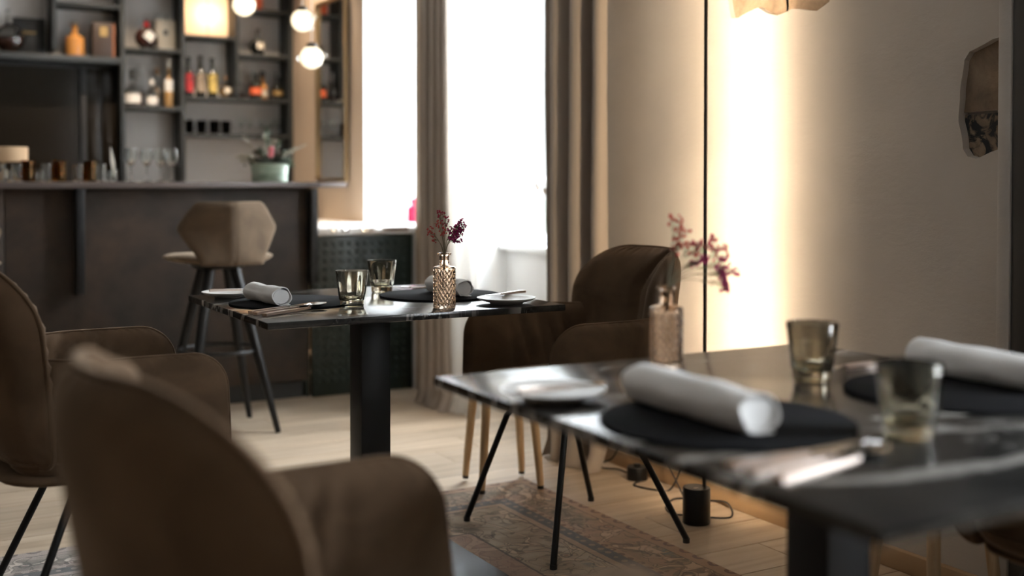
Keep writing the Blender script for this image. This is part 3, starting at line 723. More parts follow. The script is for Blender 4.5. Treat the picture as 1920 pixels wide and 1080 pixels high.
def make_chair(label):
    t = thing('velvet_armchair', label, 'chair', (0, 0, 0), 0, None)
    # seat cushion: padded disc lying flat
    def smap(u, v, off): return (v, u, .445 + off + .012 * (1 - (u / .25) ** 2) * (1 if off > 0 else 0))
    mb, lp = panel(26, 26, lambda z: rounded(z, -.225, .255, -.235, .235, .09, .09, .10, .10), (-.225, .255), smap, .10, None, 6)
    s_ = obj('seat', mb, 'velvet', t, 80)
    obj('piping', MB().tube(resample(lp, .012), .0045, 6, closed=True), 'velvet', s_, 80)
    # underside shell
    def umap(u, v, off): return (v, u, .405 + off)
    mb, lp = panel(18, 18, lambda z: rounded(z, -.25, .235, -.235, .235, .09, .09, .12, .12), (-.25, .235), umap, .04, None, 6)
    obj('seat_shell', mb, 'velvet', t, 80)
    # backrest
    def bmap(u, z, off):
        h = (z - .43) / .45
        x = -.235 - .05 * h - .025 * h * h + .13 * (u / .26) ** 2 * (.75 + .25 * h) - .004
        return (x + off, u, z)
    def bw(a, b, u, z, side):
        w_ = 0
        if side > 0:   # two sweeping creases on the inner face
            c = -.01 + .10 * (max(0, z - .74) / .11) ** 1.3
            for cc, am in ((c, .024), (c + .05, .010)):
                w_ -= am * math.exp(-((u - cc) / .016) ** 2) * max(0, min(1, (z - .56) / .1))
        if side > 0: w_ += .012 * math.exp(-((u - c - .085) / .035) ** 2) * max(0, min(1, (z - .56) / .1))
        edge = min(1 - abs(a), 1 - abs(b)); s = math.atan2(b, a)
        w_ -= .009 * (abs(math.sin(s * 30 + 2 * math.sin(s * 5)))) * math.exp(-(edge / .10) ** 2)
        w_ += .003 * noise.noise(Vector((u * 12, z * 12, side)))
        return w_
    mb, lp = panel(44, 40, lambda z: rounded(z, 0.425, .872, -.258, .258, .155, .155, .03, .03), (.425, .872), bmap, .082, bw, 6)
    b_ = obj('backrest', mb, 'velvet', t, 80)
    obj('piping', MB().tube(resample(lp, .010), .0048, 6, closed=True), 'velvet', b_, 80)
    # arms
    for sd in (1, -1):
        def amap(u, z, off, sd=sd):
            y = .262 - .075 * max(0, (-u - .0) / .17) ** 2 + .02 * (z - .41) / .27 - .035 * max(0, (.49 - z) / .09) ** 2
            y -= .012 * max(0, (u - .12) / .12) ** 2
            return (u, sd * (y + off), z)
        def aw(a, b, u, z, side):
            w_ = .0025 * noise.noise(Vector((u * 10, z * 10, side * 3 + sd)))
            edge = min(1 - abs(a), 1 - abs(b)); s = math.atan2(b, a)
            w_ -= .007 * abs(math.sin(s * 26 + 1.5 * math.sin(s * 7))) * math.exp(-(edge / .09) ** 2)
            if side < 0:  # vertical gathers on the inner face
                for c_, am, sl in ((-.13, .020, .25), (-.085, .024, .3), (-.045, .017, .2), (.015, .020, .28), (.07, .011, .12)):
                    w_ -= am * math.exp(-((u - c_ - sl * (z - .55)) / .012) ** 2) * max(0, min(1, (.69 - z) / .08))
            return w_
        mb, lp = panel(44, 26, lambda z: rounded(z, .405, .68, -.185, .237 + .02 * (.68 - z) / .27, .03, .085, .12, .055), (.405, .68), amap, .056, aw, 7)
        a_ = obj('armrest', mb, 'velvet', t, 80)
        obj('piping', MB().tube(resample(lp, .009), .0042, 6, closed=True), 'velvet', a_, 80)
    obj('mounting_plate', MB().box(-.14, .14, -.13, .13, .376, .384, .001), 'black_steel', t)
    for (fx, fy, tx, ty) in ((.235, .262, .135, .165), (.235, -.262, .135, -.165), (-.235, .258, -.085, .15), (-.235, -.258, -.085, -.15)):
        top = Vector((tx, ty, .365)); foot = Vector((fx, fy, .012)); inn = Vector((tx * .55, ty * .5, .376))
        pts = [foot] + [foot.lerp(top, k / 4) for k in range(1, 4)] + [top + (foot - top) * .05, top + Vector((0, 0, .004)) + (inn - top) * .12, top.lerp(inn, .35) + Vector((0, 0, .004)), inn]
        lg = obj('leg', MB().tube(pts, .0095, 12), 'black_tube', t, 50)
        obj('foot_cap', MB().tube([(fx, fy, .0005), (fx, fy, .014)], .0105, 12), 'black', lg)
    return t
G = 'brown velvet armchairs at the marble tables'
c0 = make_chair('brown velvet armchair seen from the side in front of the bar, left of the table with pale plate'); c0['group'] = G
c0.location = (.512, 2.965, .009)
c0['label'] = 'brown velvet armchair with its arm towards the bar stool, at the far table'
dup(c0, (1.905, 2.968, .009), PI, 'brown velvet armchair with its creased back in front of the taupe curtain', G)
c2_ = dup(c0, (.515, 1.25, .009), R(2), 'large blurred brown velvet armchair closest to the camera', G)
for cc_ in (c0, c2_):
    for ch in cc_.children:
        if ch.name.startswith('backrest'): ch.scale = (1, 1, 1.03 if cc_ is c0 else 1.022); ch.location.x = 0 if cc_ is c0 else -.010   # these two stand a little taller in the back
dup(c0, (2.02, 1.20, .0095), PI, 'brown velvet armchair almost hidden under the table by the plaster wall', G)

# ------------------------------------------------------------------ bar stools
def make_stool(label):
    t = thing('bar_stool', label, 'stool', (0, 0, 0), 0, 'tan velvet bar stools in front of the bar')
    # facing +Y; seat disc
    def smap(u, v, off): return (u, v, .757 + off + .012 * max(0, (abs(u) - .12) / .1) * (1 if v < 0 else .4))
    mb, lp = panel(22, 22, lambda z: rounded(z, -.19, .20, -.215, .215, .12, .12, .13, .13), (-.19, .20), smap, .042, None, 5)
    s_ = obj('seat', mb, 'velvet_tan', t, 80); obj('piping', MB().tube(resample(lp, .015), .003, 6, closed=True), 'velvet_tan', s_, 80)
    def ext(z):
        zz = z - .738
        P = [(0, .135), (.03, .142), (.145, .212), (.16, .214), (.235, .165), (.258, .145), (.266, .13)]
        for (a, wa), (b, wb) in zip(P, P[1:]):
            if zz <= b: k = (zz - a) / (b - a); w_ = wa + (wb - wa) * k; return -w_, w_
        return -.13, .13
    def bmap(u, z, off):
        h = (z - .738) / .27
        y = -.205 - .01 * h + .085 * (abs(u) / .21) ** 1.15 * min(1, .25 + h * 1.4)
        return (u, y + off, z)
    def bw(a, b, u, z, side): return -.006 * math.exp(-(u / .006) ** 2) * (1 if side < 0 else .5)
    mb, lp = panel(40, 30, ext, (.738, 1.004), bmap, .030, bw, 10)
    b_ = obj('backrest', mb, 'velvet_tan', t, 80)
    obj('piping', MB().tube(resample(lp, .012), .0036, 6, closed=True), 'velvet_tan', b_, 80)
    seam = [bmap(0, .755 + .235 * k / 12, -.0175) for k in range(13)]
    obj('seam', MB().tube(seam, .0022, 6), 'velvet_tan', b_, 80)
    obj('seat_plate', MB().lathe([(.0005, .715), (.10, .715), (.13, .733), (.0005, .734)], 28), 'black_tube', t)
    for (sx, sy) in ((1, 1), (1, -1), (-1, 1), (-1, -1)):
        obj('leg', MB().tube([(sx * .20, sy * .19, .0005), (sx * .14, sy * .135, .30), (sx * .055, sy * .05, .715)], [.0125, .018, .0235], 16), 'black_tube', t, 50)
    ring = [(.173 * math.cos(2 * PI * k / 40), .168 * math.sin(2 * PI * k / 40), .355) for k in range(40)]
    obj('foot_ring', MB().tube(ring, .008, 8, closed=True), 'black_tube', t, 60)
    return t
m_ = M['velvet'].copy(); m_.name = 'tan_velvet'; M['velvet_tan'] = m_
t_ = NT(m_)
t_.b.inputs['Sheen Weight'].default_value = .6
for n_ in m_.node_tree.nodes:
    if n_.type == 'VALTORGB': n_.color_ramp.elements[0].color = (.066, .045, .029, 1); n_.color_ramp.elements[1].color = (.110, .077, .050, 1)
s0 = make_stool('tan velvet bar stool with hexagonal back and four black legs, by the marble table'); s0.location = (1.362, 5.0, 0); s0.rotation_euler = (0, 0, R(2))
dup(s0, (.268, 5.02, 0), R(-3), 'bar stool of which one black foot shows beside the left armchair')

# pale wooden stools
def make_wstool(label):
    t = thing('wooden_stool', label, 'stool', (0, 0, 0), 0, None)
    obj('seat', MB().lathe([(.0005, .43), (.118, .43), (.130, .438), (.130, .455), (.122, .462), (.0005, .464)], 32), 'ash', t)
    for k in range(4):
        a = R(45 + 90 * k); c, s = math.cos(a), math.sin(a)
        lg = obj('leg', MB().tube([(.152 * c, .152 * s, .012), (.143 * c, .143 * s, .10), (.105 * c, .105 * s, .428)], [.0115, .014, .0165], 14), 'ash', t, 50)
        obj('foot_cap', MB().tube([(.152 * c, .152 * s, .0005), (.152 * c, .152 * s, .0125)], .0112, 14), 'black', lg)
    return t
ws = make_wstool('pale wooden stool of which four legs show behind the velvet armchair'); ws.location = (1.99, 3.572, .0095); ws.rotation_euler = (0, 0, R(-12))
# feet from the photograph: nearly square, turned a little
ws2 = dup(ws, (2.262, 1.905, .0005), R(-4), 'pale wooden stool leg showing under the near table in front of the skirting board')

# ------------------------------------------------------------------ floor lamp washing the wall
t = thing('floor_lamp', 'slim black light column standing on a round black base in front of the plaster wall', 'lamp', (2.314, 2.879, 0))
obj('base', MB().lathe([(.0005, .0005), (.043, .0005), (.044, .003), (.044, .112), (.042, .115), (.0005, .115)], 40), 'black_tube', t)
obj('switch', MB().box(-.024, -.006, -.018, -.010, .115, .117, .0005), 'chrome', t)
ca, sa = math.cos(R(22)), math.sin(R(22))
mb = MB().box(-.0045, .0045, -.0045, .0045, .116, 2.35, .0005)
pole = obj('pole', mb, 'black_tube', t); pole.location = (.022, -.012, 0); pole.rotation_euler = (0, 0, R(22))
led = obj('light_strip', MB().box(.0047, .0057, -.003, .003, .16, 2.3), 'led', pole)
t = thing('transformer_puck', 'small black puck with a cable on the floor near the curtain foot', 'transformer', (2.465, 3.41, 0))
obj('body', MB().lathe([(.0005, .0005), (.037, .0005), (.038, .003), (.038, .045), (.036, .048), (.0005, .048)], 36), 'black_tube', t)
obj('cap', MB().lathe([(.0005, .049), (.012, .049), (.012, .058), (.0005, .058)], 20), 'black_tube', t)
def spline(P, n=8):
    out = []; P = [Vector(p) for p in P]
    for i in range(len(P) - 1):
        a, b, c, d = P[max(i - 1, 0)], P[i], P[i + 1], P[min(i + 2, len(P) - 1)]
        for k in range(n):
            t = k / n; out.append(.5 * ((2 * b) + (c - a) * t + (2 * a - 5 * b + 4 * c - d) * t * t + (3 * b - a - 3 * c + d) * t ** 3))
    out.append(P[-1]); return out
solo('power_cord', MB().tube(spline([(2.358, 2.90, .006), (2.44, 2.86, .005), (2.50, 2.95, .02), (2.50, 3.05, .004), (2.42, 3.12, .005), (2.33, 3.06, .004), (2.30, 2.99, .004), (2.34, 2.965, .004), (2.44, 3.10, .004), (2.47, 3.20, .06), (2.49, 3.26, .10), (2.506, 3.28, .16)]), .003, 8),
     'cord', 'black cord looping around the round lamp base', 'cord')
solo('power_cord', MB().tube(spline([(2.455, 3.369, .006), (2.40, 3.34, .004), (2.42, 3.26, .004), (2.47, 3.22, .006), (2.50, 3.19, .10), (2.505, 3.17, .2)]), .003, 8),
     'cord', 'black cord rising from the small puck to the wall', 'cord')
solo('power_cord', MB().tube(spline([(2.47, 3.45, .006), (2.48, 3.55, .004), (2.44, 3.60, .004), (2.47, 3.66, .004), (2.50, 3.62, .03), (2.51, 3.58, .10)]), .003, 8),
     'cord', 'black cord running from the puck behind the curtain foot', 'cord')

# ------------------------------------------------------------------ tableware
ZT = .7502
def placemat(x, y, label):
    rad = lambda a, z: 1
    return solo('placemat', MB().lathe([(.0005, 0), (.177, 0), (.179, .001), (.179, .0045), (.1775, .0055), (.0005, .0055)], 72), 'felt', label, 'placemat', (x, y, ZT), 0, 'round black felt placemats')
placemat(1.055, 3.095, 'round black felt placemat at the far table, side nearer the bar stool')
placemat(1.50, 3.075, 'round black felt placemat at the far table behind the amber vase')
placemat(1.058, 1.25, 'round black felt placemat at the near table under the large rolled napkin')
placemat(1.535, 1.245, 'round black felt placemat at the near table cut by the right edge of the photograph')

def make_plate():
    t = thing('side_plate', 'p', 'plate', (0, 0, 0), 0, 'white side plates')
    obj('dish', MB().lathe([(.0005, .0), (.045, .0), (.048, .003), (.072, .010), (.082, .0155), (.083, .0175), (.081, .018), (.070, .0135), (.050, .0075), (.0005, .0065)], 64), 'porcelain', t, 50)
    return t
p0 = make_plate(); p0.location = (.945, 3.345, ZT); p0['label'] = 'small white plate at the far table between napkin and bar stool'
dup(p0, (1.567, 2.79, ZT), 0, 'small white plate at the far table corner beside the velvet chair back')
dup(p0, (.939, 1.522, ZT), 0, 'small white plate at the near table, at its corner beside the big napkin')

def make_knife(L=.235, m='copper', bl=.42):
    mb = MB(); a = L * (1 - bl)
    # handle
    mb.add([(x, y, z) for x, w_, h_ in ((0, .0078, .0072), (.012, .0080, .0078), (a * .6, .0062, .0066), (a, .0045, .0050)) for (y, z) in ((-w_, .0005), (w_, .0005), (w_, h_), (-w_, h_))],
           [(i * 4 + k, i * 4 + (k + 1) % 4, (i + 1) * 4 + (k + 1) % 4, (i + 1) * 4 + k) for i in range(3) for k in range(4)] + [(3, 2, 1, 0), (12, 13, 14, 15)])
    return mb, a
def make_cutlery(kind, L=.235):
    t = thing('table_' + kind, 'x', kind, (0, 0, 0), 0, 'polished cutlery')
    mb, a = make_knife(L, bl={'knife': .42, 'fork': .34, 'spoon': .27}[kind])
    obj('handle', mb, 'copper', t, 30)
    hb = MB()
    if kind == 'knife':
        pts = [(a - .002, -.0045), (a + .02, -.0095), (L * .85, -.0105), (L * .95, -.007), (L, .004), (L * .97, .0085), (a + .02, .0085), (a - .002, .0045)]
        hb.prism(pts, .0022, .0036); obj('blade', hb, 'chrome', t, 30)
    elif kind == 'spoon':
        cx = L - .032; n = 20; vs = []; R_ = 6
        for k_, zz in ((0, 0), (1, .0012)):
            for j in range(R_ + 1):
                r = j / R_
                for i in range(n):
                    q = 2 * PI * i / n; vs.append((cx + .032 * r * math.cos(q), .021 * r * math.sin(q) * (1 - .12 * math.cos(q)), .0015 + .0085 * r ** 2 + zz))
        fs = [(s * (R_ + 1) * n + j * n + i, s * (R_ + 1) * n + j * n + (i + 1) % n, s * (R_ + 1) * n + (j + 1) * n + (i + 1) % n, s * (R_ + 1) * n + (j + 1) * n + i) for s in (0, 1) for j in range(R_) for i in range(n)]
        hb.add(vs, fs); hb.tube([(a - .003, 0, .004), (a + .006, 0, .0065), (cx - .029, 0, .009)], [.0042, .003, .003], 8)
        obj('bowl', hb, 'chrome', t, 60)
    else:
        y0 = -.0115
        hb.add([(x, y, z) for x, w_, z_ in ((a - .002, .0042, .003), (a + .015, .006, .005), (a + .026, .0118, .0045), (a + .036, .0122, .0035)) for (y, z) in ((-w_, z_), (w_, z_), (w_, z_ + .0018), (-w_, z_ + .0018))],
               [(i * 4 + k, i * 4 + (k + 1) % 4, (i + 1) * 4 + (k + 1) % 4, (i + 1) * 4 + k) for i in range(3) for k in range(4)] + [(3, 2, 1, 0), (12, 13, 14, 15)])
        obj('neck', hb, 'chrome', t, 40)
        for k in range(4):
            yy = -.0102 + k * .0068
            tb = MB().tube([(a + .034, yy, .0044), (a + .05, yy * .97, .0032), (a + .066, yy * .92, .0045), (L, yy * .85, .0085)], [.0017, .0016, .0014, .0007], 6)
            obj('tine', tb, 'chrome', t, 60)
    return t
kn = make_cutlery('knife'); fk = make_cutlery('fork'); sp = make_cutlery('spoon', .225)
def put(o, x, y, z, deg, label, first=False, tilt=0):
    if first: o.location = (x, y, z); o.rotation_euler = (0, R(tilt), R(deg)); o['label'] = label; return o
    r = dup(o, (x, y, z), 0, label); r.rotation_euler = (0, R(tilt), R(deg)); return r
# far table, side nearer the bar: handles at the edge, heads towards the glass
put(kn, .868, 2.893, ZT, 25, 'dinner knife nearest the felt mat in the cutlery at the far table corner', True, -1.7)
put(fk, .872, 2.862, ZT, 27, 'fork in the middle of the cutlery beside the far table corner', True, -1.2)
put(sp, .884, 2.822, ZT, 27, 'spoon lying outermost in the cutlery beside the far table corner', True, -1.5)
# far table, other side
put(kn, 1.672, 3.19, ZT, 140, 'knife behind the rolled napkin at the far table')
put(fk, 1.66, 3.255, ZT, 150, 'fork lying behind the far table\'s second tumbler and vase')
# near table, near side
LB = .26
put(kn, .888, 1.045, ZT, 4, 'knife with copper handle next to the felt mat at the near table')
put(fk, .892, 1.010, ZT, 8, 'fork between knife and spoon beside the near table\'s front tumbler')
put(sp, .898, .972, ZT, 12, 'spoon lying outermost at the near table, its bowl before the front tumbler')
put(fk, 1.700, 1.475, ZT, 172, 'fork glinting behind the near table\'s far tumbler')
put(kn, 1.698, 1.515, ZT, 178, 'knife glinting behind the near table\'s far tumbler')
# butter knives on the plates
bk = make_cutlery('knife', .16); bk['label'] = 'x'
put(bk, .885, 3.352, ZT + .0178, -7, 'butter knife lying across the white plate before the bar stool', True)
put(bk, 1.675, 2.878, ZT + .0178, 196, 'butter knife laid over the rim of the white plate at the far table corner')
put(bk, .868, 1.505, ZT + .0178, -1, 'butter knife on the blurred white plate of the near table')

def make_napkin(L, r, seed, flat=1.0):
    """cloth rolled up: a spiral sheet with a loose outer flap and a folded core"""
    t = thing('rolled_napkin', 'x', 'napkin', (0, 0, 0), 0, 'rolled white cloth napkins')
    NA, NL = 84, 28; vs = []; rnd = random.Random(seed)
    tk = .0022
    for s_ in (0, 1):
        for i in range(NA + 1):
            q = i / NA; th = R(-258) + 2 * PI * 1.55 * q
            rr = r * (.86 + .10 * q) + (tk if s_ else 0) - (.0 if q < .9 else 0)
            if q > .93: rr += .014 * ((q - .93) / .07) ** 2
            for j in range(NL + 1):
                y = (j / NL - .5) * L; k = 1 + .02 * math.sin(j * .6 + seed) + .05 * (j / NL - .5)
                x = rr * k * math.cos(th) * 1.08; z = rr * k * math.sin(th) * .93 * flat
                n_ = noise.noise(Vector((math.cos(th) * 1.3, math.sin(th) * 1.3, y * 14 + seed))) * .0035
                vs.append((x * (1 + n_ / r), y + .003 * math.sin(3 * th), max(z * (1 + n_ / r) + r * .93 * flat, .0006 + tk * s_)))
    W_ = NL + 1; O_ = W_ * (NA + 1); fs = []
    for s_ in (0, 1):
        for i in range(NA):
            for j in range(NL): a = s_ * O_ + i * W_ + j; fs.append((a, a + 1, a + W_ + 1, a + W_))
    for i in range(NA):
        for j in (0, NL): a = i * W_ + j; fs.append((a, a + W_, a + W_ + O_, a + O_))
    for j in range(NL):
        for i in (0, NA): a = i * W_ + j; fs.append((a, a + 1, a + 1 + O_, a + O_))
    obj('outer_wrap', MB().add(vs, fs), 'napkin', t, 60)
    co = MB().lathe([(.0005, -L / 2 + .006), (r * .80, -L / 2 + .006), (r * .845, -L / 2 + .010), (r * .845, L / 2 - .010), (r * .80, L / 2 - .006), (.0005, L / 2 - .006)], 40,
                    M_=Matrix.Translation((0, 0, r * .93 * flat)) @ Matrix.Diagonal((1.05, 1, .90 * flat, 1)) @ Matrix.Rotation(R(90), 4, 'X'))
    obj('folded_core', co, 'napkin', t, 50)
    return t
ZM = ZT + .0056
n1 = make_napkin(.205, .0265, 1); n1.location = (.975, 3.085, ZM); n1.rotation_euler = (0, 0, R(5)); n1['label'] = 'rolled white napkin with a loose flap on the far table, beside the bar stool'
n2 = make_napkin(.20, .0265, 5); n2.location = (1.522, 3.06, ZM); n2.rotation_euler = (0, 0, R(2)); n2['label'] = 'rolled white napkin behind the amber vase on the far table'
n3 = make_napkin(.275, .031, 9); n3.location = (1.032, 1.285, ZM); n3.rotation_euler = (0, 0, R(-1)); n3['label'] = 'largest rolled white napkin, blurred, on the near table'
n4 = make_napkin(.26, .031, 13); n4.location = (1.625, 1.275, ZM); n4.rotation_euler = (0, 0, R(-1)); n4['label'] = 'rolled white napkin running out of the right edge of the photograph'

def make_tumbler(body, foot):
    t = thing('water_tumbler', 'x', 'glass', (0, 0, 0), 0, 'smoked tumblers')
    fac = lambda a, z: 1 + .035 * abs(math.sin(a * 4.5)) * 1.0
    mb = MB().lathe([(.0005, .0185), (.033, .0185), (.0355, .022), (.0445, .098), (.0438, .0992)], 72)
    mb.lathe([(.0438, .0992), (.0418, .098), (.0405, .085)], 72)
    mb.lathe([(.0405, .085), (.0350, .045), (.0290, .026), (.022, .0215), (.0005, .0205)], 72, rad=lambda a, z: 1 - .055 * abs(math.sin(a * 4)) ** 1.5 * min(1, max(0, (.085 - z) / .03)))
    obj('bowl', mb, body, t, 50)
    mb = MB().lathe([(.0005, .0005), (.030, .0005), (.032, .002), (.0332, .0175), (.0005, .0178)], 56)
    obj('foot', mb, foot, t, 40)
    return t
g0 = make_tumbler('smoke', 'smoke_base'); g0.location = (1.161, 2.926, ZT); g0['label'] = 'smoky olive tumbler next to the fork heads at the far table'
dup(g0, (1.393, 3.263, ZT), R(20), 'smoky tumbler standing farthest away on the far table')
g1 = dup(g0, (1.212, 1.062, ZT), R(10), 'blurred dark olive tumbler in front on the near table')
g2 = dup(g0, (1.415, 1.449, ZT), R(30), 'amber-tinted tumbler at the near table before the glowing wall')

def make_vase():
    t = thing('glass_vase', 'x', 'vase', (0, 0, 0), 0, 'diamond cut amber vases')
    NA, NZ = 120, 90; r0 = .0305; h = .112; vs = []
    prof_out = []
    def relief(a, z):
        u1 = a * 9 / PI / 2 * 2 + z * 62; u2 = a * 9 / PI / 2 * 2 - z * 62
        return -.0027 * (abs(2 * (u1 - math.floor(u1)) - 1) ** 3 + abs(2 * (u2 - math.floor(u2)) - 1) ** 3)
    for j in range(NZ + 1):
        z = .004 + (h - .008) * j / NZ; e = min(1, min(j, NZ - j) / 4)
        for i in range(NA): a = 2 * PI * i / NA; rr = r0 + relief(a, z) * e; vs.append((rr * math.cos(a), rr * math.sin(a), z))
    fs = [(j * NA + i, j * NA + (i + 1) % NA, (j + 1) * NA + (i + 1) % NA, (j + 1) * NA + i) for j in range(NZ) for i in range(NA)]
    mb = MB().add(vs, fs)
    n = NA
    mb.lathe([(r0, h - .004), (r0 - .0015, h - .001), (r0 - .006, h + .001), (.0145, h + .003), (.0125, h + .006), (.0125, h + .013), (.0135, h + .015), (.0135, h + .018), (.0128, h + .020), (.0130, h + .029),
              (.019, h + .033), (.0195, h + .035), (.019, h + .037), (.0135, h + .038), (.0105, h + .034), (.0100, h + .006), (.015, h - .001), (.0265, h - .004), (.0270, h - .012), (.0268, .014), (.022, .010), (.0005, .009)], n)
    mb.lathe([(r0, .004), (.0295, .0015), (.027, .0005), (.0005, .0012)], n)
    obj('bottle_body', mb, 'amber_vase', t, 40)
    return t
v0 = make_vase(); v0.location = (1.363, 2.768, ZT); v0['label'] = 'diamond-cut amber glass vase standing on the far table'
dup(v0, (1.278, 1.678, ZT), R(13), 'blurred diamond-cut amber glass vase on the near table')

def bouquet(name, label, base, stems, seed, big=1.0):
    """base: vase mouth; stems: (tip offset, spread radius, count, material)"""
    rnd = random.Random(seed); t = thing(name, label, 'flowers', base)
    for (tip, spread, cnt, m) in stems:
        st = MB(); bl = MB(); top = Vector(tip)
        root = Vector((rnd.uniform(-.004, .004), rnd.uniform(-.004, .004), -.10)); mouth = Vector((top.x * .08, top.y * .08, .0))
        mid = mouth.lerp(top, .55) + Vector((0, 0, .012))
        st.tube(spline([root, mouth, mid, mouth.lerp(top, .8)], 4), .0007, 5)
        for _ in range(cnt):
            while True:
                q = Vector((rnd.uniform(-1, 1), rnd.uniform(-1, 1), rnd.uniform(-1, 1)))
                if q.length < 1: break
            p = top + Vector((q.x * spread, q.y * spread, q.z * spread * 1.1))
            j = mouth.lerp(top, rnd.uniform(.5, .85)) + Vector((0, 0, .01))
            st.tube([j, j.lerp(p, .5) + Vector((rnd.uniform(-.003, .003), 0, rnd.uniform(-.003, .003))), p], .00035, 4, cap=False)
            for k in range(3): bl.blob(p + Vector((rnd.uniform(-.0022, .0022), rnd.uniform(-.0022, .0022), rnd.uniform(-.0022, .0022))) * big, rnd.uniform(.0016, .0028) * big)
        so = obj('stem', st, 'stem', t, 0)
        o = obj('blossoms', bl, m, so, 0); o['kind'] = 'stuff'
    return t
# direction across the picture in world terms: right = (.87,-.49)
def rt(a, z, b=0): return (.8695 * a + .494 * b, -.494 * a + .8695 * b, z)
bouquet('dried_flowers', 'magenta and coral dried blossoms in the far table\'s vase', (1.363, 2.768, ZT + .149),
        [(rt(-.040, .060), .012, 12, 'berry_coral'), (rt(-.030, .040, .01), .012, 10, 'berry_coral'), (rt(-.012, .072), .014, 14, 'berry_coral'), (rt(-.010, .100), .014, 16, 'berry_dark'), (rt(.004, .085, .01), .012, 12, 'berry_dark'),
         (rt(-.001, .055, -.01), .012, 10, 'berry_coral'), (rt(.018, .060), .010, 8, 'berry_magenta'), (rt(.030, .055), .018, 46, 'berry_magenta'), (rt(.042, .065, .01), .016, 46, 'berry_magenta'), (rt(.034, .040, -.01), .016, 40, 'berry_magenta'),
         (rt(.045, .082), .012, 14, 'berry_magenta'), (rt(.014, .042), .008, 10, 'berry_magenta')], 3)
bouquet('dried_flowers', 'red dried blossoms leaning to the right out of the near table\'s vase', (1.278, 1.678, ZT + .149),
        [(rt(.015, .115), .016, 9, 'berry_coral'), (rt(.030, .088), .020, 12, 'berry_coral'), (rt(.045, .070, .01), .018, 12, 'berry_coral'), (rt(.020, .062), .016, 8, 'berry_coral'), (rt(.062, .075), .016, 10, 'berry_dark'),
         (rt(.066, .052), .010, 12, 'berry_magenta'), (rt(.052, .040, .01), .008, 8, 'berry_magenta'), (rt(.098, .060), .018, 14, 'berry_dark'), (rt(.100, .040), .016, 22, 'berry_magenta'), (rt(.104, .020), .013, 20, 'berry_magenta'),
         (rt(.104, .000), .011, 12, 'berry_magenta'), (rt(.128, .028), .007, 6, 'berry_magenta'), (rt(.088, .078, .01), .014, 8, 'berry_dark')], 11, 1.5)

# ------------------------------------------------------------------ pendant lamps over the bar
def pendant(x, y, z, label, seed, r=.057):
    t = thing('pendant_lamp', label, 'lamp', (x, y, z), 0, 'glass globe pendants over the bar'); rnd = random.Random(seed)
    prof = [(max(.0005, r * math.sin(PI * i / 20)), -r * math.cos(PI * i / 20)) for i in range(21)]
    gl = MB().lathe(prof, 36); prof2 = [(max(.0005, (r - .004) * math.sin(PI * i / 20)), -(r - .004) * math.cos(PI * i / 20)) for i in range(21)]
    gl.lathe(prof2, 36); obj('glass_globe', gl, 'clear', t, 60)
    obj('frosted_core', MB().sphere((0, 0, 0), r * .72, 12), 'bulb', t, 60)
    for k in range(4):
        a = rnd.uniform(0, 2 * PI); e = rnd.uniform(-.8, .4); c = Vector((math.cos(a) * math.cos(e), math.sin(a) * math.cos(e) - .3, math.sin(e))).normalized() * r
        obj('glass_nodule', MB().sphere(c, r * .28, 8), 'clear', t, 60)
    obj('cap', MB().lathe([(.0005, r * .86), (r * .5, r * .84), (r * .42, r * 1.18), (r * .12, r * 1.30), (.0005, r * 1.31)], 24), 'black_steel', t, 50)
    obj('cord', MB().tube([(0, 0, r * 1.3), (0, 0, H - z)], .0022, 6), 'white_label', t)
    return t
pendant(1.664, 5.62, 1.968, 'glass globe pendant hanging in front of the lit shade lamp', 1)
pendant(1.965, 5.62, 1.911, 'upper glass globe pendant beside the brass mirror', 2)
pendant(1.949, 5.44, 1.706, 'lowest glass globe pendant, beside the brass mirror', 3)

def fill_spot(x, y, e, label):  # added, unseen ceiling spots that brighten the shelf and the mirror wall
    t = thing('fill_spot', label, 'lamp', (x, y, H - .0005), 0, 'added ceiling fill lamps before the shelf')
    obj('ring', MB().lathe([(.045, 0), (.045, -.004), (.035, -.006), (.034, 0)], 28), 'black_steel', t)
    obj('lens', MB().lathe([(.0005, -.002), (.033, -.002)], 28), 'lamp_bulb', t)
    l = bpy.data.lights.new('fill_spot_beam', 'SPOT'); l.energy = e; l.color = (1, .78, .56); l.spot_size = R(95); l.spot_blend = .8; l.shadow_soft_size = .03
    o = bpy.data.objects.new('fill_spot_beam', l); COL.objects.link(o); o.parent = t; o.location = (0, 0, -.02)
fill_spot(2.28, 6.85, 95, 'added, unseen ceiling fill lamp nearest the brass mirror')
fill_spot(1.35, 6.90, 95, 'added, unseen ceiling fill lamp before the middle of the shelf')
# ------------------------------------------------------------------ lamps on the shelf and the bar
t = thing('shade_lamp', 'glowing square paper lamp with a red thread in the shelf', 'lamp', (1.985, 7.57, 2.0385))
mb = MB()
cs = [(-.148, -.088), (.120, -.088), (.120, .081), (-.148, .081)]
mb.add([(x, y, z) for z in (.004, .30) for x, y in cs], [(k, (k + 1) % 4, 4 + (k + 1) % 4, 4 + k) for k in range(4)])
obj('lamp_shade', mb, 'shade', t)
obj('base', MB().box(-.045, .045, -.06, .06, .0005, .0035), 'black_steel', t)
obj('thread', MB().tube([(-.012, -.090, .006), (-.012, -.090, .30)], .0022, 6), 'thread', t)
obj('bulb', MB().sphere((-.01, 0, .14), .045, 8), 'lamp_bulb', t)
t = thing('table_lamp', 'small unlit lamp with a tan drum shade on the bar', 'lamp', (.60, 6.02, 1.0895))
obj('base', MB().lathe([(.0005, .0005), (.045, .0005), (.045, .008), (.006, .012), (.005, .11), (.0005, .11)], 24), 'brass', t)
obj('lamp_shade', MB().lathe([(.11, .098), (.11, .168), (.108, .168), (.108, .098), (.11, .098)], 40), 'dull_shade', t)

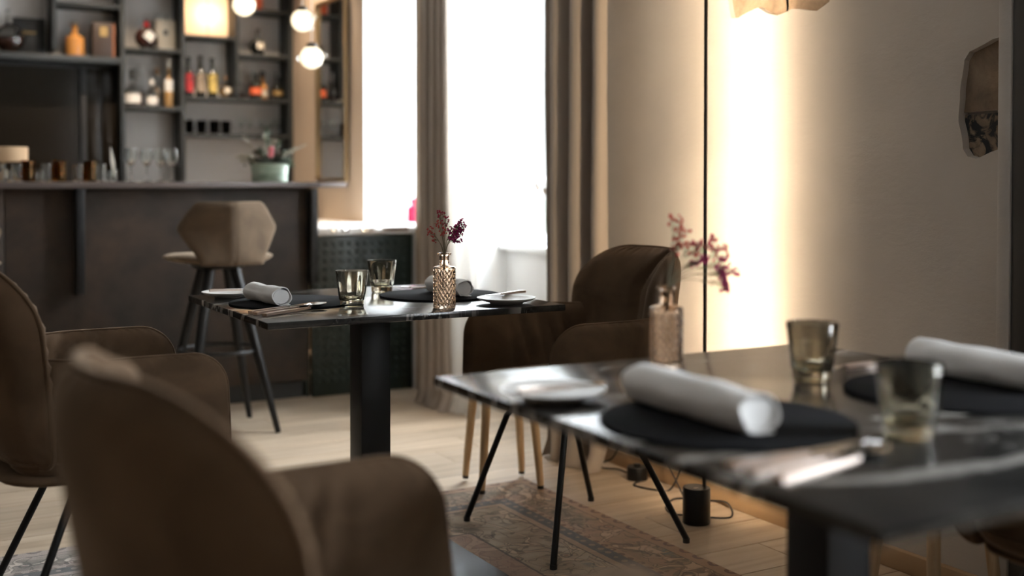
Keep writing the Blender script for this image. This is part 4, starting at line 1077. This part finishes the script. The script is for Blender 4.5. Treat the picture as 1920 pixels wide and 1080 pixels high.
# ------------------------------------------------------------------ bottles and glasses
def bottle_prof(r, h, nr, sh, lip=.0):
    nh = h - sh
    return [(.0005, .0005), (r * .92, .0005), (r, .004), (r, sh * .78), (r * .96, sh * .84), (r * .75, sh * .93), (nr * 1.3, sh), (nr, sh + nh * .12), (nr, h - .012), (nr * 1.2, h - .010), (nr * 1.2, h), (.0005, h)]
def bottle(x, z, label, r=.035, h=.28, nr=.012, sh=.19, body='black_glass', cap=None, lab=None, lz=(.25, .7), liquid=None, lf=.6, y=7.55, group='bottles on the wall shelf', cap_h=.03, name='bottle', square=False, lab_r=1.0):
    t = thing(name, label, 'bottle', (x, y, z + .0004), 0, group)
    P = bottle_prof(r, h, nr, sh)
    if square:
        mb = MB().lathe(P, 4 if square else 28, a0=PI / 4, a1=PI / 4 + 2 * PI, rad=lambda a, zz: 1.25 if zz < sh * .95 else 1)
    else: mb = MB().lathe(P, 28)
    obj('bottle_glass', mb, body, t, 40)
    if liquid: obj('liquid', MB().lathe([(.0005, .006), (r * .86, .006), (r * .9, .012), (r * .9, min(sh * .8, sh * lf)), (.0005, min(sh * .8, sh * lf))], 4 if square else 24, a0=PI / 4, a1=PI / 4 + 2 * PI, rad=(lambda a, zz: 1.22) if square else None), liquid, t, 40)
    if cap: obj('cap', MB().lathe([(nr * 1.35, h - .012), (nr * 1.35, h + cap_h), (.0005, h + cap_h)], 20), cap, t, 40)
    if lab:
        rr = r * 1.012 * lab_r
        if square: obj('label', MB().box(-r * .72, r * .72, -r * .90 - .0012, -r * .90, sh * lz[0], sh * lz[1]), lab, t)
        else: obj('label', MB().lathe([(rr, sh * lz[0]), (rr, sh * lz[1]), (rr - .0006, sh * lz[1]), (rr - .0006, sh * lz[0]), (rr, sh * lz[0])], 20, a0=R(-90 - 75), a1=R(-90 + 75)), lab, t, 40)
    return t
def round_bottle(x, z, label, r, nh, body, stop=None, lab=None, liquid=None, y=7.55, flat=.6, group='bottles on the wall shelf'):
    t = thing('decanter', label, 'bottle', (x, y, z + .0004), 0, group); P = [(.0005, .0005), (r * .45, .0005)]
    for i in range(3, 18): a = PI * i / 20; P.append((r * math.sin(a), r - r * math.cos(a) * 1.0 - .0 if 1 else 0))
    P += [(r * .22, 2 * r - .0), (r * .2, 2 * r + nh * .3), (r * .2, 2 * r + nh), (.0005, 2 * r + nh)]
    P = [(max(a, .0005), max(b, .0005)) for a, b in P]
    sc = Matrix.Diagonal((1, flat, 1, 1))
    obj('bottle_glass', MB().lathe(P, 32, M_=sc), body, t, 50)
    if liquid: obj('liquid', MB().lathe([(r * .4, .006)] + [(r * .9 * math.sin(PI * i / 20), r - r * .9 * math.cos(PI * i / 20)) for i in range(4, 12)] + [(.0005, r - r * .9 * math.cos(PI * 11 / 20))], 28, M_=sc), liquid, t, 50)
    if stop: obj('stopper', MB().sphere((0, 0, 2 * r + nh + r * .22), r * .28, 8), stop, t, 60)
    if lab: obj('label', MB().box(-r * .42, r * .42, -.0015, 0, -r * .42, r * .42), lab[0], t).matrix_local = Matrix.Translation((r * .15, -r * flat - .001, r * 1.15)) @ Matrix.Rotation(R(lab[1]), 4, 'Y') @ Matrix.Rotation(R(-12), 4, 'X')
    return t
# upper left compartments
round_bottle(.79, 1.868, 'round crystal decanter of dark spirit left of the black box', .085, .05, 'clear', 'clear', None, 'dark_liquid', 7.528)
def box_thing(name, label, x0, x1, z, h, m, y0=7.50, y1=7.60, extra=None):
    t = thing(name, label, 'box', ((x0 + x1) / 2, (y0 + y1) / 2, z + .0004)); hx = (x1 - x0) / 2; hy = (y1 - y0) / 2
    obj('carton', MB().box(-hx, hx, -hy, hy, 0, h, .003), m, t)
    if extra:
        for (nm, mm, a) in extra: obj(nm, MB().box(a[0], a[1], -hy - .001, -hy - .0002, a[2], a[3]), mm, t)
    return t
bx = box_thing('gift_box', 'black gift box with a line of gold script', .815, 1.0, 1.868, .225, 'black', 7.585, 7.655)
gs = MB(); pts = []
for k in range(90): a = k / 89; pts.append((-.035 + .075 * a + .006 * math.sin(a * 60), -.0362, .135 + .010 * math.sin(a * 47) * (1.4 if k < 14 else .6)))
gs.tube(pts, .0016, 5); obj('gold_script', gs, 'gold_print', bx, 60)
bottle(1.165, 1.868, 'square-shouldered decanter of amber spirit in the compartment with the brown box', .058, .20, .018, .135, 'amber_liquid', 'clear', None, square=False, cap_h=.02, group='bottles on the wall shelf')
bx = box_thing('gift_box', 'dark brown leather box with a small gold emblem', 1.265, 1.40, 1.868, .215, 'brown_box', 7.50, 7.60, [('emblem', 'gold_print', (-.025, .02, .13, .19)), ('copper_edge', 'copper_edge', (.05, .062, .0, .21))])
# column three, upper
rb = round_bottle(1.598, 1.935, 'round red-brown bottle with a tilted white label', .072, .045, 'dark_liquid', 'clear', ('white_label', 35), None, 7.54)
obj('neck_band', MB().lathe([(.019, .148), (.019, .172), (.0005, .172)], 18), 'red_label', rb)
bx = box_thing('gift_box', 'pale carton carrying two crystal stoppers', 1.665, 1.785, 1.935, .20, 'cream_label', 7.56, 7.65, [('emblem', 'shelf', (-.015, .012, .10, .135))])
solo('crystal_stopper', MB().sphere((0, 0, .023), .021, 8).lathe([(.0005, 0), (.010, 0), (.010, .006), (.0005, .006)], 12), 'clear', 'crystal stopper standing on the pale carton, nearer the red-brown bottle', 'stopper', (1.695, 7.60, 2.1358), group='crystal stoppers on the carton')
solo('crystal_stopper', MB().sphere((0, 0, .023), .021, 8).lathe([(.0005, 0), (.010, 0), (.010, .006), (.0005, .006)], 12), 'clear', 'crystal stopper standing on the pale carton, nearer the lit lamp', 'stopper', (1.752, 7.60, 2.1358), group='crystal stoppers on the carton')
# column three, lower
Z3 = 1.568
bottle(1.507, Z3, 'squat clear bottle with a white label and a tall dark stopper', .052, .185, .016, .13, 'clear', 'shelf', 'white_label', (.15, .6), 'dark_liquid', .3, 7.53, cap_h=.05)
bottle(1.575, Z3, 'slim clear bottle of dark spirit behind two white-labelled bottles', .022, .235, .010, .13, 'clear', 'white_label', None, (.2, .7), 'dark_liquid', .8, 7.60)
bottle(1.627, Z3, 'small conical clear bottle with white label and white cap', .036, .155, .010, .11, 'clear', 'white_label', 'white_label', (.15, .6), None, .3, 7.53, cap_h=.02)
bottle(1.673, Z3, 'slim brown-capped clear bottle between the small conical and the tall gold bottle', .020, .225, .011, .16, 'clear', 'cork', 'taupe_label', (.3, .8), None, .3, 7.60)
bottle(1.738, Z3, 'tall bottle with white label above a gold base', .030, .27, .010, .19, 'pale_liquid', 'candle', 'white_label', (.55, .95), None, .3, 7.545, cap_h=.045)
# column four, middle: three dark bottles and a round one
Z4 = 1.642
for x, lab, lb in ((1.858, 'red_label', 'black bottle with a red label'), (1.938, 'taupe_label', 'black bottle with a grey-brown label'), (2.015, 'yellow_label', 'black bottle with a yellow label')):
    bottle(x, Z4, lb + ' in the middle of the shelf', .032, .255 + (.01 if x > 1.9 and x < 2 else 0), .0125, .175, 'black_glass', 'black', lab, (.18, .86), cap_h=.004, y=7.53)
round_bottle(2.103, Z4, 'round clear bottle with a cream label beside the black bottles', .043, .035, 'clear', 'cork', ('cream_label', 0), 'pale_liquid', 7.54, .7)
# column five
round_bottle(2.325, 1.935, 'dark round bottle with a cream medallion on the upper right shelf', .055, .045, 'black_glass', 'brown_box', ('cream_label', 0), None, 7.54, .6)
box_thing('gift_box', 'orange box on the top right shelf', 2.25, 2.345, 2.235, .14, 'orange', 7.50, 7.60)
bottle(2.205, Z4, 'slim clear bottle next to the dark bottle with the orange label', .026, .17, .010, .10, 'clear', 'clear', None, (.2, .7), 'dark_liquid', .4, 7.54)
bottle(2.30, Z4, 'broad dark bottle with an orange label', .043, .165, .014, .12, 'black_glass', 'clear', 'orange', (.25, .62), None, .3, 7.52)
bottle(2.368, Z4, 'amber bottle with a cream label behind the orange-labelled one', .032, .165, .013, .11, 'amber_liquid', 'black', 'cream_label', (.2, .6), None, .3, 7.575)
bottle(2.462, Z4, 'dark green bottle with a brass-coloured label at the end of the shelf', .038, .155, .013, .105, 'black_glass', 'clear', 'gold_print', (.3, .6), None, .3, 7.55)

# tumblers on the lower shelf
def tum(r0, r1, h, m, n=28):
    return MB().lathe([(.0005, .0005), (r0 * .92, .0005), (r0, .003), (r1, h), (r1 - .0022, h), (r0 - .0025, .009), (.0005, .008)], n)
tm = tum(.026, .032, .088, None).mesh('whisky_tumbler', 40); tm.materials.append(M['grey_glass'])
for x, l in ((1.862, 'nearest the upright'), (1.944, 'second from the upright'), (2.030, 'third from the upright'), (2.108, 'beside the wine glasses')):
    o = obj('whisky_tumbler', tm, 'grey_glass', None, 40, (x, 7.54, 1.4034)); tag(o, 'dark grey tumbler on the lowest shelf, ' + l, 'glass', 'dark tumblers on the lowest shelf')
def wine_mesh(r, h):
    s_ = h * .48
    P = [(.0005, .0005), (r * .85, .0005), (r * .8, .003), (.004, .007), (.0028, .012), (.0028, s_ - .004), (.010, s_), (r * .72, s_ + (h - s_) * .22), (r, s_ + (h - s_) * .5), (r * .78, h)]
    P += [(r * .78 - .0012, h), (r - .0014, s_ + (h - s_) * .5), (r * .7, s_ + (h - s_) * .24), (.006, s_ + .004), (.0005, s_ + .003)]
    return MB().lathe(P, 28)
def wineglass(label, r, h, group):
    t = thing('wine_glass', label, 'glass', (0, 0, 0), 0, group); obj('glass_bowl', wine_mesh(r, h), 'clear', t, 60); return t
wg = wineglass('stemmed glass on the lowest shelf, next to the dark tumblers', .026, .115, 'stemmed glasses on the lowest shelf'); wg.location = (2.205, 7.53, 1.4034)
for x, l in ((2.275, 'stemmed glass on the lowest shelf, second from the dark tumblers'), (2.345, 'stemmed glass on the lowest shelf, third from the dark tumblers'), (2.408, 'stemmed glass on the lowest shelf, last but one before the end'), (2.472, 'stemmed glass on the lowest shelf, at the end by the upright')):
    dup(wg, (x, 7.53 + (.04 if int(x * 100) % 2 else 0), 1.4034), 0, l)
# large wine glasses standing on the bar, in front of the pale compartment
wb = wineglass('x', .031, .165, 'wine glasses in front of the pale compartment'); wb.location = (1.147, 5.78, 1.0894)
wb['label'] = 'clear wine glass on the bar, nearest the smoked mirror'
for x, l in ((1.222, 'clear wine glass on the bar, second from the smoked mirror'), (1.287, 'clear wine glass on the bar, third from the smoked mirror'), (1.345, 'clear wine glass on the bar, farthest from the smoked mirror')):
    dup(wb, (x, 5.78, 1.0894), 0, l)
# tumblers and small glasses on the bar
cm = tum(.023, .026, .085, None).mesh('bar_glass', 40); cm.materials.append(M['clear'])
am = tum(.029, .031, .10, None).mesh('bar_glass', 40); am.materials.append(M['amber_glass'])
sm_ = tum(.016, .019, .055, None).mesh('bar_glass', 40); sm_.materials.append(M['clear'])
for x, y, me, l in ((.555, 5.72, cm, 'clear glass on the bar at the left edge under the tan lampshade'), (.588, 5.66, sm_, 'small clear glass standing before the tan lampshade'), (.632, 5.74, cm, 'clear glass standing under the rim of the tan lampshade'), (.678, 5.76, am, 'amber glass on the bar beside the tan lampshade'),
                    (.718, 5.68, sm_, 'small clear glass between the amber glass and the clear pair'), (.755, 5.73, cm, 'tall clear glass left of the wide amber tumbler'), (.815, 5.76, am, 'wide amber tumbler in the middle of the row on the bar'), (.893, 5.72, cm, 'clear tumbler right of the wide amber tumbler'),
                    (.944, 5.71, am, 'small amber tumbler third from the feather vase'), (.995, 5.73, cm, 'clear tumbler between the small amber one and the feather'), (1.022, 5.66, sm_, 'tiny clear glass closest to the white feather')):
    o = obj('bar_glass', me, 'clear', None, 40, (x, y, 1.0894)); tag(o, l, 'glass', 'glasses lined up on the bar')
t = thing('feather_vase', 'tiny vase with one white feather on the bar', 'vase', (1.062, 5.74, 1.0894))
obj('vase_body', tum(.014, .016, .06, None), 'clear', t)
fe = MB().prism([(0, 0), (.006, .03), (.011, .07), (.006, .11), (-.001, .155), (-.005, .12), (-.009, .08), (-.006, .04)], -.001, .001)
f_ = obj('feather', fe, 'candle', t); f_.location = (0, 0, .02); f_.rotation_euler = (R(90), R(-6), 0)

# planter on the bar
t = thing('flower_planter', 'pale green tin planter filled with dried plumes and a pink bloom', 'plant', (1.835, 5.76, 1.0895))
obj('tin_pot', MB().lathe([(.0005, .0005), (.088, .0005), (.0895, .003), (.091, .045), (.094, .048), (.092, .051), (.094, .088), (.098, .092), (.096, .094), (.090, .092), (.088, .02), (.0005, .018)], 48), 'tin', t, 40)
obj('soil', MB().lathe([(.0005, .085), (.088, .082)], 24), 'dark_leaf', t)
rnd = random.Random(6)
def plume(tip, m, w_=.012, root=None, n=26, seed=0):
    r_ = random.Random(seed); mb = MB(); a = Vector(root or (tip[0] * .3, tip[1] * .3, .08)); b = Vector(tip); mid = a.lerp(b, .5) + Vector((0, 0, .02))
    sp_ = spline([a, mid, b], 8); mb.tube(sp_, .0012, 4)
    for i in range(n):
        p = sp_[min(len(sp_) - 1, int(len(sp_) * (.35 + .65 * i / n)))]; d = Vector((r_.uniform(-1, 1), r_.uniform(-1, 1), r_.uniform(-.2, 1))).normalized()
        q = p + d * w_ * r_.uniform(.6, 1.3); s2 = d.cross(Vector((.3, .2, 1))).normalized() * .0038
        mb.add([p - s2, p + s2, q + s2 * .4, q - s2 * .4], [(0, 1, 2, 3)])
    return mb
R_ = [((-.165, 0, .125), 'pale_leaf', .022), ((-.145, -.02, .10), 'pale_leaf', .02), ((-.015, 0, .27), 'leaf', .02), ((-.03, .02, .235), 'pale_leaf', .02), ((.02, -.01, .21), 'pale_leaf', .018), ((.05, 0, .20), 'leaf', .018), ((.185, 0, .19), 'pale_leaf', .012), ((.13, .01, .165), 'pale_leaf', .014),
      ((.115, -.03, .10), 'leaf', .02), ((.08, .02, .15), 'leaf', .02), ((-.08, 0, .15), 'pod', .02), ((-.10, .02, .09), 'pod', .018), ((.125, -.03, .075), 'leaf', .018), ((-.05, -.03, .16), 'leaf', .02), ((.06, -.04, .13), 'pod', .02), ((-.14, 0, .235), 'pale_leaf', .006)]
for i, (tip, m, w_) in enumerate(R_): obj('sprig', plume(rt(tip[0], tip[2], tip[1]), m, w_ * 1.15, n=70, seed=i), m, t, 0)
for k in range(3):
    mb = MB(); 
    for j in range(120):
        c = Vector((rnd.gauss(0, .028), rnd.gauss(0, .022), .105 + rnd.gauss(0, .014))) + Vector(rt(-.04 + .04 * k, 0)); mb.blob(c, rnd.uniform(.004, .009))
    o = obj('dark_foliage', mb, 'dark_leaf', t, 0); o['kind'] = 'stuff'
for (a, z) in ((.014, .165), (.012, .14)):
    mb = MB()
    for k in range(10):
        q = 2 * PI * k / 10; c = Vector(rt(a + .008 * math.cos(q), z + .010 * math.sin(q), -.03)); mb.sphere(c, .008, 5)
    obj('pink_bloom', mb, 'pink', t, 60)

# window sill things
t = thing('perfume_bottle', 'crimson bottle with a tall stopper on the white cabinet top by the window', 'bottle', (2.965, 6.42 - .28, .8535))
# stands in the window niche
t.location = (2.90, 6.165, .8535)
obj('bottle_glass', MB().lathe([(.0005, .0005), (.033, .0005), (.035, .004), (.035, .085), (.028, .092), (.014, .096), (.012, .10), (.0005, .10)], 32), 'red_glass', t, 40)
obj('stopper', MB().lathe([(.0005, .10), (.008, .10), (.016, .112), (.017, .128), (.010, .140), (.0005, .142)], 24), 'red_glass', t, 50)
t.location = (2.822, 6.14, .8535)
t = thing('sill_vase', 'clear vase with white magnolia pods on a grey marble block', 'vase', (2.88, 4.80, .788))
obj('marble_block', MB().box(-.05, .05, -.13, .075, 0, .045, .006), 'white_marble', t)
for k, (y, h) in enumerate(((0.025, .20), (-.055, .17))):
    v_ = obj('glass_tube', MB().lathe([(.0005, .047), (.013, .047), (.014, .05), (.014, .047 + h), (.0125, .047 + h), (.0125, .055), (.0005, .055)], 20), 'clear', t, 40); v_.location = (0, y, 0)
    s_ = obj('stem', MB().tube([(0, y, .06), (.003, y, .2), (0, y - .008, .26 - .02 * k)], .0022, 6), 'stem', t)
    pod = MB()
    for q in range(5):
        a = 2 * PI * q / 5; pod.add([(0, y - .008, .25 - .02 * k), (.017 * math.cos(a - .5), y - .008 + .017 * math.sin(a - .5), .275 - .02 * k), (.024 * math.cos(a), y - .008 + .024 * math.sin(a), .32 - .02 * k), (.017 * math.cos(a + .5), y - .008 + .017 * math.sin(a + .5), .275 - .02 * k)], [(0, 1, 2, 3)])
    obj('seed_pod', pod, 'pod', s_, 60)
    obj('fluff', MB().sphere((0, y - .008, .315 - .02 * k), .022, 6, (1, 1, 1.6)), 'white_label', s_, 60)
